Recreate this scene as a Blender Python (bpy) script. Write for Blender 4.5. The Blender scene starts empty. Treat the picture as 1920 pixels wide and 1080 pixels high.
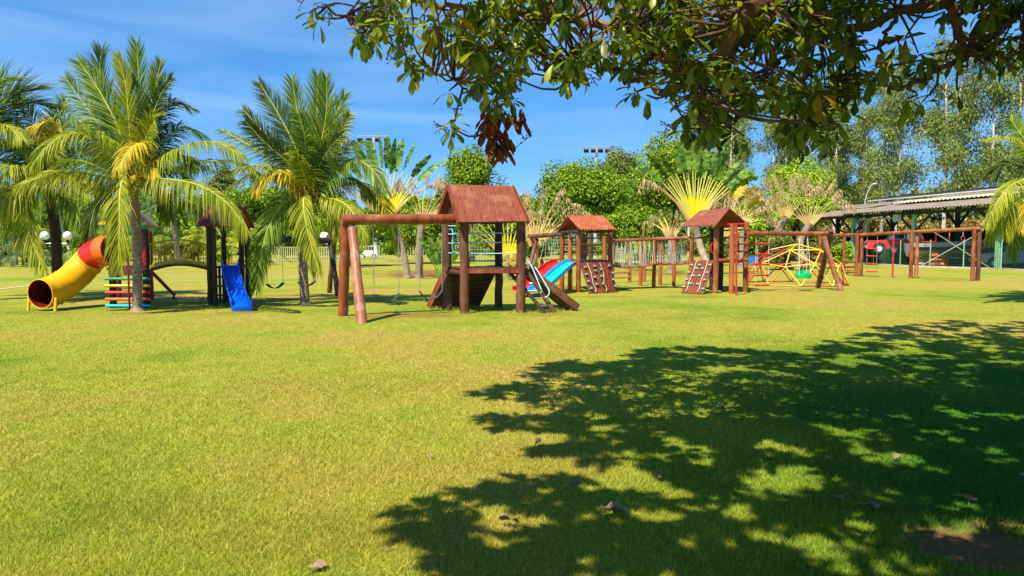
import bpy, math, random
import numpy as np
from mathutils import Vector, Matrix
random.seed(7); rng = np.random.default_rng(7)
D = bpy.data; S = bpy.context.scene; COL = S.collection
R = math.radians
# ---------------------------------------------------------------- camera, sky, sun, exposure
F = 1350.0; CH = 1.6; PITCH = math.atan(80/F)
cam_d = D.cameras.new('camera'); cam = D.objects.new('camera', cam_d); COL.objects.link(cam)
cam_d.sensor_width = 36; cam_d.lens = F/1920*36; cam_d.clip_start = .05; cam_d.clip_end = 3000
cam.location = (0, 0, CH); cam.rotation_euler = (math.pi/2-PITCH, 0, 0); S.camera = cam
SX, SY = .395, .59                      # shadow offset per metre of height
SUN_EL = math.atan(1/math.hypot(SX, SY)); SUN_ROT = math.atan2(-SX, -SY)
W = D.worlds.new('World'); S.world = W; W.use_nodes = True
wn = W.node_tree.nodes; wl = W.node_tree.links; wn.clear()
out = wn.new('ShaderNodeOutputWorld'); bg = wn.new('ShaderNodeBackground'); bg.inputs[1].default_value = .135
sky = wn.new('ShaderNodeTexSky'); sky.sky_type = 'NISHITA'; sky.sun_disc = False
sky.sun_elevation = SUN_EL; sky.sun_rotation = SUN_ROT; sky.air_density = 1.1; sky.dust_density = 0; sky.ozone_density = 3.2; sky.altitude = 600
hsv = wn.new('ShaderNodeHueSaturation'); hsv.inputs['Saturation'].default_value = 1.32; hsv.inputs['Value'].default_value = .88
tc = wn.new('ShaderNodeTexCoord'); mp = wn.new('ShaderNodeMapping'); mp.inputs['Scale'].default_value = (1.2, 1.2, 9); mp.inputs['Rotation'].default_value = (.12, .2, 0)
nz = wn.new('ShaderNodeTexNoise'); nz.inputs['Scale'].default_value = 1.7; nz.inputs['Detail'].default_value = 7; nz.inputs['Distortion'].default_value = .6
cr = wn.new('ShaderNodeMapRange'); cr.inputs[1].default_value = .44; cr.inputs[2].default_value = .86; cr.inputs[3].default_value = 0; cr.inputs[4].default_value = .15
mx = wn.new('ShaderNodeMix'); mx.data_type = 'RGBA'; mx.inputs[7].default_value = (6.6, 7.4, 8.6, 1)
smp = wn.new('ShaderNodeMapping'); smp.inputs['Scale'].default_value = (1, 1, .86); smp.inputs['Location'].default_value = (0, 0, .15)
snm = wn.new('ShaderNodeVectorMath'); snm.operation = 'NORMALIZE'; wl.new(tc.outputs['Generated'], smp.inputs[0]); wl.new(smp.outputs[0], snm.inputs[0]); wl.new(snm.outputs[0], sky.inputs[0])
wl.new(sky.outputs[0], hsv.inputs['Color']); wl.new(hsv.outputs[0], mx.inputs[6]); wl.new(tc.outputs['Generated'], mp.inputs[0]); wl.new(mp.outputs[0], nz.inputs[0])
wl.new(nz.outputs[0], cr.inputs[0]); wl.new(cr.outputs[0], mx.inputs[0]); wl.new(mx.outputs[2], bg.inputs[0]); wl.new(bg.outputs[0], out.inputs[0])
sun_d = D.lights.new('sun', 'SUN'); sun_d.energy = 5.0; sun_d.angle = R(.53); sun_d.color = (1, .92, .74)
sun = D.objects.new('sun', sun_d); COL.objects.link(sun); sun.location = (-20, -30, 50)
sun.rotation_euler = Vector((SX, SY, -1)).to_track_quat('-Z', 'Y').to_euler()
S.view_settings.view_transform = 'Standard'; S.view_settings.look = 'None'; S.view_settings.exposure = .8; S.view_settings.gamma = 1
try:
    S.cycles.max_bounces = 6; S.cycles.transparent_max_bounces = 24; S.cycles.diffuse_bounces = 3; S.cycles.glossy_bounces = 2; S.cycles.transmission_bounces = 3
except Exception: pass

# ---------------------------------------------------------------- design helpers: pixel of the photograph + distance -> world point
cP, sP = math.cos(PITCH), math.sin(PITCH)
def ray(px, py):
    u = (px-960)/F; v = (540-py)/F
    return Vector((u, cP+v*sP, -sP+v*cP))
def P(px, py, Y):
    d = ray(px, py); t = Y/d.y
    return Vector((d.x*t, Y, CH+d.z*t))
def G(px, py, z=0):
    d = ray(px, py); t = (z-CH)/d.z
    return Vector((d.x*t, d.y*t, z))
def V(*a): return Vector(a)
def lerp(a, b, t): return a+(b-a)*t
ZA = Vector((0, 0, 1))

# ---------------------------------------------------------------- materials
def nodes(name):
    m = D.materials.new(name); m.use_nodes = True; nt = m.node_tree; nt.nodes.clear()
    return m, nt, nt.nodes, nt.links
def ramp(n, l, src, stops):
    r = n.new('ShaderNodeValToRGB'); e = r.color_ramp.elements
    while len(e) < len(stops): e.new(.5)
    for k, (p, c) in enumerate(stops): e[k].position = p; e[k].color = (*c, 1)
    l.new(src, r.inputs[0]); return r
def mixc(n, l, fac, a, b, mode='MIX'):
    m = n.new('ShaderNodeMix'); m.data_type = 'RGBA'; m.blend_type = mode
    for i, s in ((0, fac), (6, a), (7, b)):
        if isinstance(s, (int, float)): m.inputs[i].default_value = s
        elif isinstance(s, tuple): m.inputs[i].default_value = (*s, 1)
        else: l.new(s, m.inputs[i])
    return m.outputs[2]
def noise(n, l, vec, scale, detail=4, dist=0, rough=.5):
    z = n.new('ShaderNodeTexNoise'); z.inputs['Scale'].default_value = scale; z.inputs['Detail'].default_value = detail
    z.inputs['Distortion'].default_value = dist; z.inputs['Roughness'].default_value = rough
    if vec is not None: l.new(vec, z.inputs[0])
    return z.outputs[0]
def mathn(n, l, op, a, b=None, clamp=False):
    m = n.new('ShaderNodeMath'); m.operation = op; m.use_clamp = clamp
    for i, s in ((0, a), (1, b)):
        if s is None: continue
        if isinstance(s, (int, float)): m.inputs[i].default_value = s
        else: l.new(s, m.inputs[i])
    return m.outputs[0]
def objc(n): return n.new('ShaderNodeTexCoord').outputs['Object']
def scaled(n, l, vec, s):
    m = n.new('ShaderNodeMapping'); m.inputs['Scale'].default_value = s; l.new(vec, m.inputs[0]); return m.outputs[0]
def surf(name, c1, c2, scale=6, rough=.6, stretch=(1, 1, 1), bump=.15, spec=.4, worn=None, wornamt=.0, metal=0):
    m, nt, n, l = nodes(name); o = objc(n); v = scaled(n, l, o, stretch)
    f = noise(n, l, v, scale, 6, .3, .6)
    c = ramp(n, l, f, [(.32, c1), (.68, c2)]).outputs[0]
    if worn:
        f2 = noise(n, l, o, 2.1, 8, 0, .7)
        c = mixc(n, l, mathn(n, l, 'MULTIPLY', ramp(n, l, f2, [(.52, (0, 0, 0)), (.66, (1, 1, 1))]).outputs[0], wornamt), c, worn)
    b = n.new('ShaderNodeBsdfPrincipled'); l.new(c, b.inputs['Base Color']); b.inputs['Roughness'].default_value = rough
    b.inputs['Specular IOR Level'].default_value = spec; b.inputs['Metallic'].default_value = metal
    if bump:
        bm = n.new('ShaderNodeBump'); bm.inputs['Strength'].default_value = bump; bm.inputs['Distance'].default_value = .02
        l.new(noise(n, l, v, scale*3, 5), bm.inputs['Height']); l.new(bm.outputs[0], b.inputs['Normal'])
    oo = n.new('ShaderNodeOutputMaterial'); l.new(b.outputs[0], oo.inputs[0]); return m
def leafmat(name, cols, trans=.3, rough=.5, tcol=None, patch=0, patchcol=(.2, .12, .03), spec=.16, dim=.35):
    """leaves: every leaf gets its own tint; light also passes through"""
    m, nt, n, l = nodes(name); g = n.new('ShaderNodeNewGeometry'); o = objc(n)
    k = len(cols)-1 or 1
    c = ramp(n, l, g.outputs['Random Per Island'], [(i/k, x) for i, x in enumerate(cols)]).outputs[0]
    f = noise(n, l, o, .9, 3)
    c = mixc(n, l, dim, c, ramp(n, l, f, [(.3, (.55, .6, .5)), (.7, (1.25, 1.2, 1.1))]).outputs[0], 'MULTIPLY')
    if patch:
        f3 = noise(n, l, o, 14, 3)
        c = mixc(n, l, mathn(n, l, 'MULTIPLY', ramp(n, l, f3, [(.58, (0, 0, 0)), (.64, (1, 1, 1))]).outputs[0], patch), c, patchcol)
    b = n.new('ShaderNodeBsdfPrincipled'); l.new(c, b.inputs['Base Color']); b.inputs['Roughness'].default_value = rough; b.inputs['Specular IOR Level'].default_value = spec
    t = n.new('ShaderNodeBsdfTranslucent'); l.new(mixc(n, l, 1.0, c, tcol or (1.5, 1.5, .7), 'MULTIPLY'), t.inputs[0])
    mxs = n.new('ShaderNodeMixShader'); mxs.inputs[0].default_value = trans; l.new(b.outputs[0], mxs.inputs[1]); l.new(t.outputs[0], mxs.inputs[2])
    oo = n.new('ShaderNodeOutputMaterial'); l.new(mxs.outputs[0], oo.inputs[0]); return m

DIRT = []        # (x, y, rx, ry, strength) bare patches in the lawn
def dirt(px, py, rx, ry, s): g = G(px, py); DIRT.append((g.x, g.y, rx, ry, s))
dirt(765, 592, 1.5, .85, .62); dirt(1838, 1030, .42, .34, 1.0); dirt(1900, 985, .3, .1, .5); dirt(820, 512, 4, 7, .9); dirt(700, 540, 1.6, 1.0, .35)
dirt(1010, 590, .9, .5, .35); dirt(452, 586, .7, .45, .5); dirt(80, 588, .9, .5, .35); dirt(1130, 556, 1.3, .5, .4); dirt(1300, 557, 1.3, .5, .4); dirt(990, 549, .9, .5, .5); dirt(510, 555, .9, .5, .45); dirt(870, 592, .6, .25, .3); dirt(245, 588, .8, .4, .4); dirt(1634, 519, .9, .9, .4); dirt(1790, 527, 1.3, .9, .35)
dirt(560, 1000, .75, .5, .2); dirt(1000, 860, .9, .6, .16); dirt(300, 960, .6, .4, .14); dirt(640, 720, 1.6, 1.0, .12); dirt(1200, 590, 3, 1.4, .12)
dirt(1425, 640, .8, .25, .35); dirt(1505, 547, 1.3, .5, .35); dirt(560, 553, 1.4, .7, .3); dirt(1215, 512, 4, 5, .5); dirt(960, 508, 5, 6, .6); dirt(400, 590, .8, .4, .25)
def lawn_nodes(n, l, blades):
    o = objc(n)
    big = noise(n, l, o, .16, 3, .4, .55); mid = noise(n, l, scaled(n, l, o, (1, .7, 1)), .75, 5, .3, .6); fine = noise(n, l, o, 7, 5, 0, .7)
    a = mathn(n, l, 'ADD', mathn(n, l, 'MULTIPLY', big, .55), mathn(n, l, 'ADD', mathn(n, l, 'MULTIPLY', mid, .33), mathn(n, l, 'MULTIPLY', fine, .12)))
    # greener by the play sets; under the tree, lusher turf plus painted-in shade tone, straw-yellow in the open middle
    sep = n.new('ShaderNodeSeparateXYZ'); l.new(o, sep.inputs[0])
    lush_shade_tint = mathn(n, l, 'MULTIPLY', mathn(n, l, 'SUBTRACT', mathn(n, l, 'DIVIDE', sep.outputs[0], 3.6), .05, True), mathn(n, l, 'SUBTRACT', 1.0, mathn(n, l, 'DIVIDE', mathn(n, l, 'ABSOLUTE', mathn(n, l, 'SUBTRACT', sep.outputs[1], 4.5)), 8.5), True), True)
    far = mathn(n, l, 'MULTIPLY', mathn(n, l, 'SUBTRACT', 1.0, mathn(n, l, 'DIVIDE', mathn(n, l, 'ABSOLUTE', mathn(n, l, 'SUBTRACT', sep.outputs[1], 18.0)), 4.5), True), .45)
    a = mathn(n, l, 'SUBTRACT', a, mathn(n, l, 'ADD', mathn(n, l, 'MULTIPLY', lush_shade_tint, .33), mathn(n, l, 'MULTIPLY', far, .16)))
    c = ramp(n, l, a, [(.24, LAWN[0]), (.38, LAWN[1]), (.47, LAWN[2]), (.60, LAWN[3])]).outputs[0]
    for x, y, rx, ry, s in DIRT:
        mp_ = n.new('ShaderNodeMapping'); mp_.vector_type = 'POINT'; mp_.inputs['Scale'].default_value = (1/rx, 1/ry, 0); mp_.inputs['Location'].default_value = (-x/rx, -y/ry, 0); l.new(o, mp_.inputs[0])
        ln = n.new('ShaderNodeVectorMath'); ln.operation = 'LENGTH'; l.new(mp_.outputs[0], ln.inputs[0])
        q = mathn(n, l, 'ADD', ln.outputs['Value'], mathn(n, l, 'MULTIPLY', mathn(n, l, 'SUBTRACT', mid if rx > 1 else fine, .5), 1.6))
        k = ramp(n, l, q, [(.55, (s, s, s)), (1.1, (0, 0, 0))]).outputs[0]
        if blades: k = mathn(n, l, 'MULTIPLY', k, .75)
        c = mixc(n, l, k, c, (.30, .13, .05) if s < .95 else (.28, .14, .075))
    return o, c
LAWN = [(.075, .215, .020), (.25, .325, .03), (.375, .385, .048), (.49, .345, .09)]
def lawn_mat():
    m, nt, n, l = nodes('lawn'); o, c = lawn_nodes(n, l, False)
    f = noise(n, l, scaled(n, l, o, (1, 1, 1)), 38, 4, 0, .7)
    c = mixc(n, l, .9, c, ramp(n, l, f, [(.33, (.34, .38, .32)), (.66, (1.1, 1.06, 1.0))]).outputs[0], 'MULTIPLY')
    f2 = noise(n, l, scaled(n, l, o, (1, .35, 1)), 5, 6, 0, .75)
    c = mixc(n, l, .55, c, ramp(n, l, f2, [(.35, (.6, .66, .55)), (.62, (1.15, 1.12, 1.05))]).outputs[0], 'MULTIPLY')
    b = n.new('ShaderNodeBsdfPrincipled'); l.new(c, b.inputs['Base Color']); b.inputs['Roughness'].default_value = .95; b.inputs['Specular IOR Level'].default_value = .1
    bm = n.new('ShaderNodeBump'); bm.inputs['Strength'].default_value = .6; bm.inputs['Distance'].default_value = .03; l.new(f, bm.inputs['Height']); l.new(bm.outputs[0], b.inputs['Normal'])
    oo = n.new('ShaderNodeOutputMaterial'); l.new(b.outputs[0], oo.inputs[0]); return m
def blade_mat():
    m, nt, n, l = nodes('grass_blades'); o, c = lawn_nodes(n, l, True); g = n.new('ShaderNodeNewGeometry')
    c = mixc(n, l, .9, c, ramp(n, l, g.outputs['Random Per Island'], [(0, (.5, .66, .4)), (.4, (.95, 1.0, .85)), (.8, (1.3, 1.25, 1.15)), (1, (1.7, 1.5, 1.9))]).outputs[0], 'MULTIPLY')
    b = n.new('ShaderNodeBsdfPrincipled'); l.new(c, b.inputs['Base Color']); b.inputs['Roughness'].default_value = .55; b.inputs['Specular IOR Level'].default_value = .25
    t = n.new('ShaderNodeBsdfTranslucent'); l.new(mixc(n, l, 1.0, c, (1.2, 1.25, .7), 'MULTIPLY'), t.inputs[0])
    mxs = n.new('ShaderNodeMixShader'); mxs.inputs[0].default_value = .35; l.new(b.outputs[0], mxs.inputs[1]); l.new(t.outputs[0], mxs.inputs[2])
    oo = n.new('ShaderNodeOutputMaterial'); l.new(mxs.outputs[0], oo.inputs[0]); return m
def mesh_fence_mat(name, col, sx, sz, cover):
    m, nt, n, l = nodes(name); o = objc(n); sep = n.new('ShaderNodeSeparateXYZ'); l.new(o, sep.inputs[0])
    def wires(s, w):
        k = mathn(n, l, 'FRACT', mathn(n, l, 'DIVIDE', s, w)); return mathn(n, l, 'LESS_THAN', k, cover)
    h = mathn(n, l, 'ADD', sep.outputs[0], sep.outputs[1])
    f = mathn(n, l, 'MAXIMUM', wires(h, sx), wires(sep.outputs[2], sz))
    b = n.new('ShaderNodeBsdfPrincipled'); b.inputs['Base Color'].default_value = (*col, 1); b.inputs['Roughness'].default_value = .6
    t = n.new('ShaderNodeBsdfTransparent'); mxs = n.new('ShaderNodeMixShader'); l.new(f, mxs.inputs[0]); l.new(t.outputs[0], mxs.inputs[1]); l.new(b.outputs[0], mxs.inputs[2])
    oo = n.new('ShaderNodeOutputMaterial'); l.new(mxs.outputs[0], oo.inputs[0]); return m

M = {}
M['lawn'] = lawn_mat(); M['blade'] = blade_mat()
M['log'] = surf('varnished_log', (.15, .034, .012), (.36, .095, .030), 5, .42, (1, 1, .35), .5, .4, (.44, .22, .10), .55)
M['logworn'] = surf('worn_varnished_log', (.26, .075, .035), (.42, .14, .07), 5, .42, (1, 1, .35), .35, .5, (.55, .36, .26), .7)
M['orange'] = surf('orange_stained_log', (.27, .068, .018), (.44, .125, .035), 5, .42, (1, 1, .35), .25, .5, (.5, .25, .12), .3)
M['brown'] = surf('brown_log', (.065, .027, .014), (.18, .074, .036), 6, .65, (1, 1, .25), .6, .25, (.32, .19, .12), .5)
M['dark'] = surf('dark_log', (.022, .014, .011), (.065, .034, .024), 6, .55, (1, 1, .3), .4, .35, (.2, .12, .09), .25)
M['plank'] = surf('red_brown_plank', (.13, .028, .012), (.27, .064, .026), 7, .6, (5, .5, .5), .35, .25, (.40, .17, .09), .5)
M['darkplank'] = surf('dark_plank', (.06, .022, .012), (.13, .045, .022), 7, .6, (6, .6, .6), .2, .35)
M['tile'] = surf('terracotta_roofing', (.27, .065, .026), (.42, .12, .05), 9, .65, (1, 1, 1), .15, .3, (.45, .26, .17), .45)
M['tiledark'] = surf('dull_roofing', (.19, .05, .03), (.30, .085, .05), 9, .7, (1, 1, 1), .15, .3, (.4, .24, .17), .45)
M['holdblue'] = surf('blue_grip', (.14, .34, .38), (.22, .44, .47), 8, .6, bump=.1)
M['rope'] = surf('pale_blue_rope', (.28, .55, .60), (.42, .68, .70), 30, .7)
M['ropeg'] = surf('pale_green_rope', (.42, .58, .48), (.56, .66, .50), 30, .7)
M['ropey'] = surf('cream_rope', (.60, .52, .30), (.72, .64, .42), 30, .7)
M['teal'] = surf('teal_tube', (.05, .38, .48), (.09, .48, .56), 6, .35, bump=0)
M['blue'] = surf('blue_plastic', (.0, .07, .56), (.0, .13, .74), 3, .3, bump=.05, worn=(.05, .2, .7), wornamt=.4)
M['redcar'] = surf('faded_red_car_paint', (.50, .03, .02), (.62, .06, .045), 2, .35, bump=.02)
M['maroon'] = surf('maroon_boards', (.20, .02, .015), (.32, .045, .03), 6, .55, bump=.15, worn=(.35, .14, .08), wornamt=.4)
M['cyan'] = surf('cyan_plastic', (.0, .42, .70), (.01, .50, .80), 3, .3, bump=.03)
M['red'] = surf('red_plastic', (.55, .008, .006), (.70, .02, .012), 3, .35, bump=.03)
M['redpaint'] = surf('red_paint', (.42, .014, .014), (.58, .03, .025), 6, .45, bump=.1, worn=(.3, .12, .08), wornamt=.3)
M['orangep'] = surf('orange_plastic', (.75, .10, .01), (.85, .16, .02), 3, .35, bump=.03)
M['yellow'] = surf('yellow_plastic', (.72, .36, .004), (.84, .47, .006), 1.6, .42, bump=.04, worn=(.6, .36, .04), wornamt=.35)
M['yellowp'] = surf('yellow_paint', (.62, .42, .02), (.76, .56, .04), 6, .45, bump=.05, worn=(.5, .3, .1), wornamt=.3)
M['yelgreen'] = surf('yellow_green_paint', (.42, .62, .03), (.55, .75, .05), 6, .45, bump=.05)
M['orangepaint'] = surf('orange_paint', (.65, .2, .02), (.78, .28, .03), 6, .45, bump=.05)
M['greenp'] = surf('green_plastic', (.0, .42, .10), (.01, .55, .16), 4, .35, bump=.03)
M['greenpaint'] = surf('green_paint', (.02, .22, .10), (.04, .32, .14), 6, .45, bump=.05)
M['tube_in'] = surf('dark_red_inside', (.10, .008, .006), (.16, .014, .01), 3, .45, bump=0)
M['chain'] = surf('steel_chain', (.35, .35, .34), (.55, .54, .5), 60, .4, metal=.7)
M['rubber'] = surf('black_rubber', (.03, .03, .032), (.06, .06, .065), 9, .6)
M['black'] = surf('black_paint', (.012, .012, .014), (.03, .03, .032), 8, .5)
M['postgreen'] = surf('green_steel', (.20, .46, .25), (.28, .56, .33), 5, .5, bump=.05, worn=(.3, .4, .3), wornamt=.3)
M['darkgreen'] = surf('dark_green_steel', (.01, .03, .022), (.02, .05, .035), 5, .5, bump=.05)
M['carroof'] = surf('fibre_cement_sheet', (.17, .135, .105), (.29, .235, .185), 3, .85, (1, .25, 1), .3, .2, (.16, .13, .11), .5)
M['carroof2'] = surf('yellowish_sheet', (.42, .38, .24), (.54, .48, .32), 3, .85, (1, .25, 1), .3, .2)
M['panel'] = surf('dark_collector', (.02, .022, .026), (.05, .052, .06), 5, .3)
M['alu'] = surf('aluminium', (.55, .56, .57), (.7, .7, .7), 12, .4, metal=.3)
M['white'] = surf('white_paint', (.72, .73, .72), (.82, .82, .81), 5, .4, bump=.03)
M['globe'] = surf('opal_globe', (.80, .80, .80), (.86, .86, .85), 3, .25, bump=0)
M['lampteal'] = surf('teal_post', (.10, .33, .34), (.16, .42, .42), 5, .5, bump=.05)
M['grey'] = surf('grey_paint', (.30, .31, .32), (.40, .41, .42), 5, .4, bump=.03)
M['beige'] = surf('beige_hull', (.42, .34, .22), (.52, .43, .3), 5, .5, bump=.05)
M['glass'] = surf('dark_glass', (.02, .025, .03), (.03, .035, .04), 4, .1, bump=0)
M['tarp'] = surf('dark_green_tarp', (.01, .05, .035), (.02, .08, .055), 4, .6, bump=.3)
M['shade'] = surf('dark_shade_cloth', (.012, .013, .012), (.03, .028, .025), 3, .9, (1, 1, 3), .3)
M['bluetarp'] = surf('blue_plastic_cover', (.02, .12, .4), (.04, .2, .55), 5, .5)
M['bark'] = surf('palm_bark', (.17, .11, .07), (.42, .33, .24), 5, .9, (1, 1, 9), 1.0, .2, (.5, .42, .34), .4)
M['barkdark'] = surf('dark_palm_bark', (.035, .022, .014), (.11, .07, .045), 5, .9, (1, 1, 9), 1.0, .2)
M['bough'] = surf('grey_brown_bark', (.10, .055, .035), (.24, .15, .10), 7, .9, (1, 1, 1), .9, .2, (.32, .24, .18), .4)
M['twig'] = surf('brown_twig', (.08, .04, .03), (.20, .11, .08), 12, .8)
M['eubark'] = surf('pale_eucalyptus_bark', (.42, .35, .28), (.66, .60, .53), 2.2, .8, (1, 1, .4), .4, .2, (.30, .2, .14), .5)
M['coco'] = surf('brown_husk', (.16, .07, .03), (.36, .2, .1), 9, .9, bump=.8)
M['frond_green'] = leafmat('palm_leaf_green', [(.06, .13, .015), (.16, .26, .022), (.28, .35, .035)], .33, .42, (1.35, 1.4, .6))
M['frond_mid'] = leafmat('palm_leaf_yellow_green', [(.17, .24, .015), (.33, .37, .022), (.47, .45, .04)], .36, .42, (1.25, 1.25, .6))
M['frond_yellow'] = leafmat('palm_leaf_yellow', [(.42, .38, .02), (.58, .50, .03), (.60, .40, .04)], .36, .45, (1.1, 1.0, .5))
M['frond_dark'] = leafmat('palm_leaf_dark', [(.03, .065, .014), (.07, .12, .025), (.13, .17, .035)], .3, .45)
M['rachis'] = surf('leaf_rib', (.36, .38, .06), (.52, .48, .10), 5, .5, bump=.05)
M['rav_green'] = leafmat('paddle_leaf_green', [(.03, .08, .015), (.11, .22, .028), (.24, .36, .045)], .25, .4, (1.2, 1.3, .6), .0)
M['rav_pet'] = leafmat('yellow_leaf_stalk', [(.60, .50, .02), (.74, .60, .01), (.72, .52, .04)], .1, .4, dim=.1)
M['rav_tip'] = leafmat('pale_stalk_end', [(.46, .46, .06), (.58, .54, .10), (.62, .52, .14)], .1, .4, dim=.2)
M['rav_edge'] = leafmat('outer_stalk_tan', [(.52, .30, .10), (.60, .38, .14)], .1, .5, dim=.3)
M['rav_petdry'] = leafmat('faded_leaf_stalk', [(.50, .38, .12), (.62, .5, .16), (.48, .28, .14)], .1, .6, dim=.2)
M['rav_dry'] = leafmat('dry_paddle_leaf', [(.28, .15, .07), (.5, .36, .18), (.66, .54, .32)], .2, .8, (1, .9, .7), spec=.1)
M['rav_gold'] = leafmat('golden_paddle_leaf', [(.45, .36, .02), (.62, .45, .04), (.4, .22, .05)], .25, .6, (1, .95, .6), spec=.2)
M['mango'] = leafmat('broad_tree_leaf', [(.075, .15, .010), (.20, .32, .018), (.36, .48, .03)], .25, .5, (1.3, 1.3, .6), dim=.8)
M['mango2'] = leafmat('bright_tree_leaf', [(.18, .30, .012), (.33, .50, .02), (.48, .60, .035)], .25, .5, (1.3, 1.3, .6), dim=.6)
M['olive'] = leafmat('olive_tree_leaf', [(.09, .13, .03), (.19, .23, .05), (.30, .33, .09)], .22, .6, dim=.7)
M['euleaf'] = leafmat('eucalyptus_leaf', [(.09, .13, .035), (.22, .28, .06), (.38, .42, .11)], .3, .55, (1.2, 1.25, .7), dim=.6)
M['scrub'] = leafmat('scrub_leaf', [(.05, .08, .015), (.13, .17, .03), (.30, .27, .07)], .22, .6, dim=.7)
M['drygrass'] = leafmat('dry_tall_grass', [(.16, .17, .04), (.38, .30, .10), (.52, .40, .18)], .25, .7, dim=.5)
M['crown'] = leafmat('overhead_leaf', [(.04, .085, .012), (.10, .16, .018), (.18, .24, .025), (.36, .38, .035)], .42, .38, (1.7, 1.75, .5), .35, (.16, .09, .03), .45, .2)
M['crownyellow'] = leafmat('yellowing_leaf', [(.42, .32, .02), (.55, .34, .03)], .4, .45, (1.2, 1.1, .5), .3, (.25, .12, .03))
M['withered'] = leafmat('withered_leaf', [(.16, .045, .02), (.30, .09, .04), (.40, .15, .07)], .25, .65, (1.2, .9, .7))
M['deadleaf'] = leafmat('fallen_dry_leaf', [(.22, .15, .09), (.36, .27, .17)], .1, .7, dim=.3, patch=.5, patchcol=(.16, .1, .06))
M['meshgreen'] = mesh_fence_mat('green_wire_mesh', (.02, .06, .04), .13, .13, .13)
M['net'] = mesh_fence_mat('pale_net', (.30, .38, .26), .3, .3, .12)
M['line'] = surf('field_chalk', (.62, .62, .45), (.75, .74, .6), 5, .9)

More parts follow.
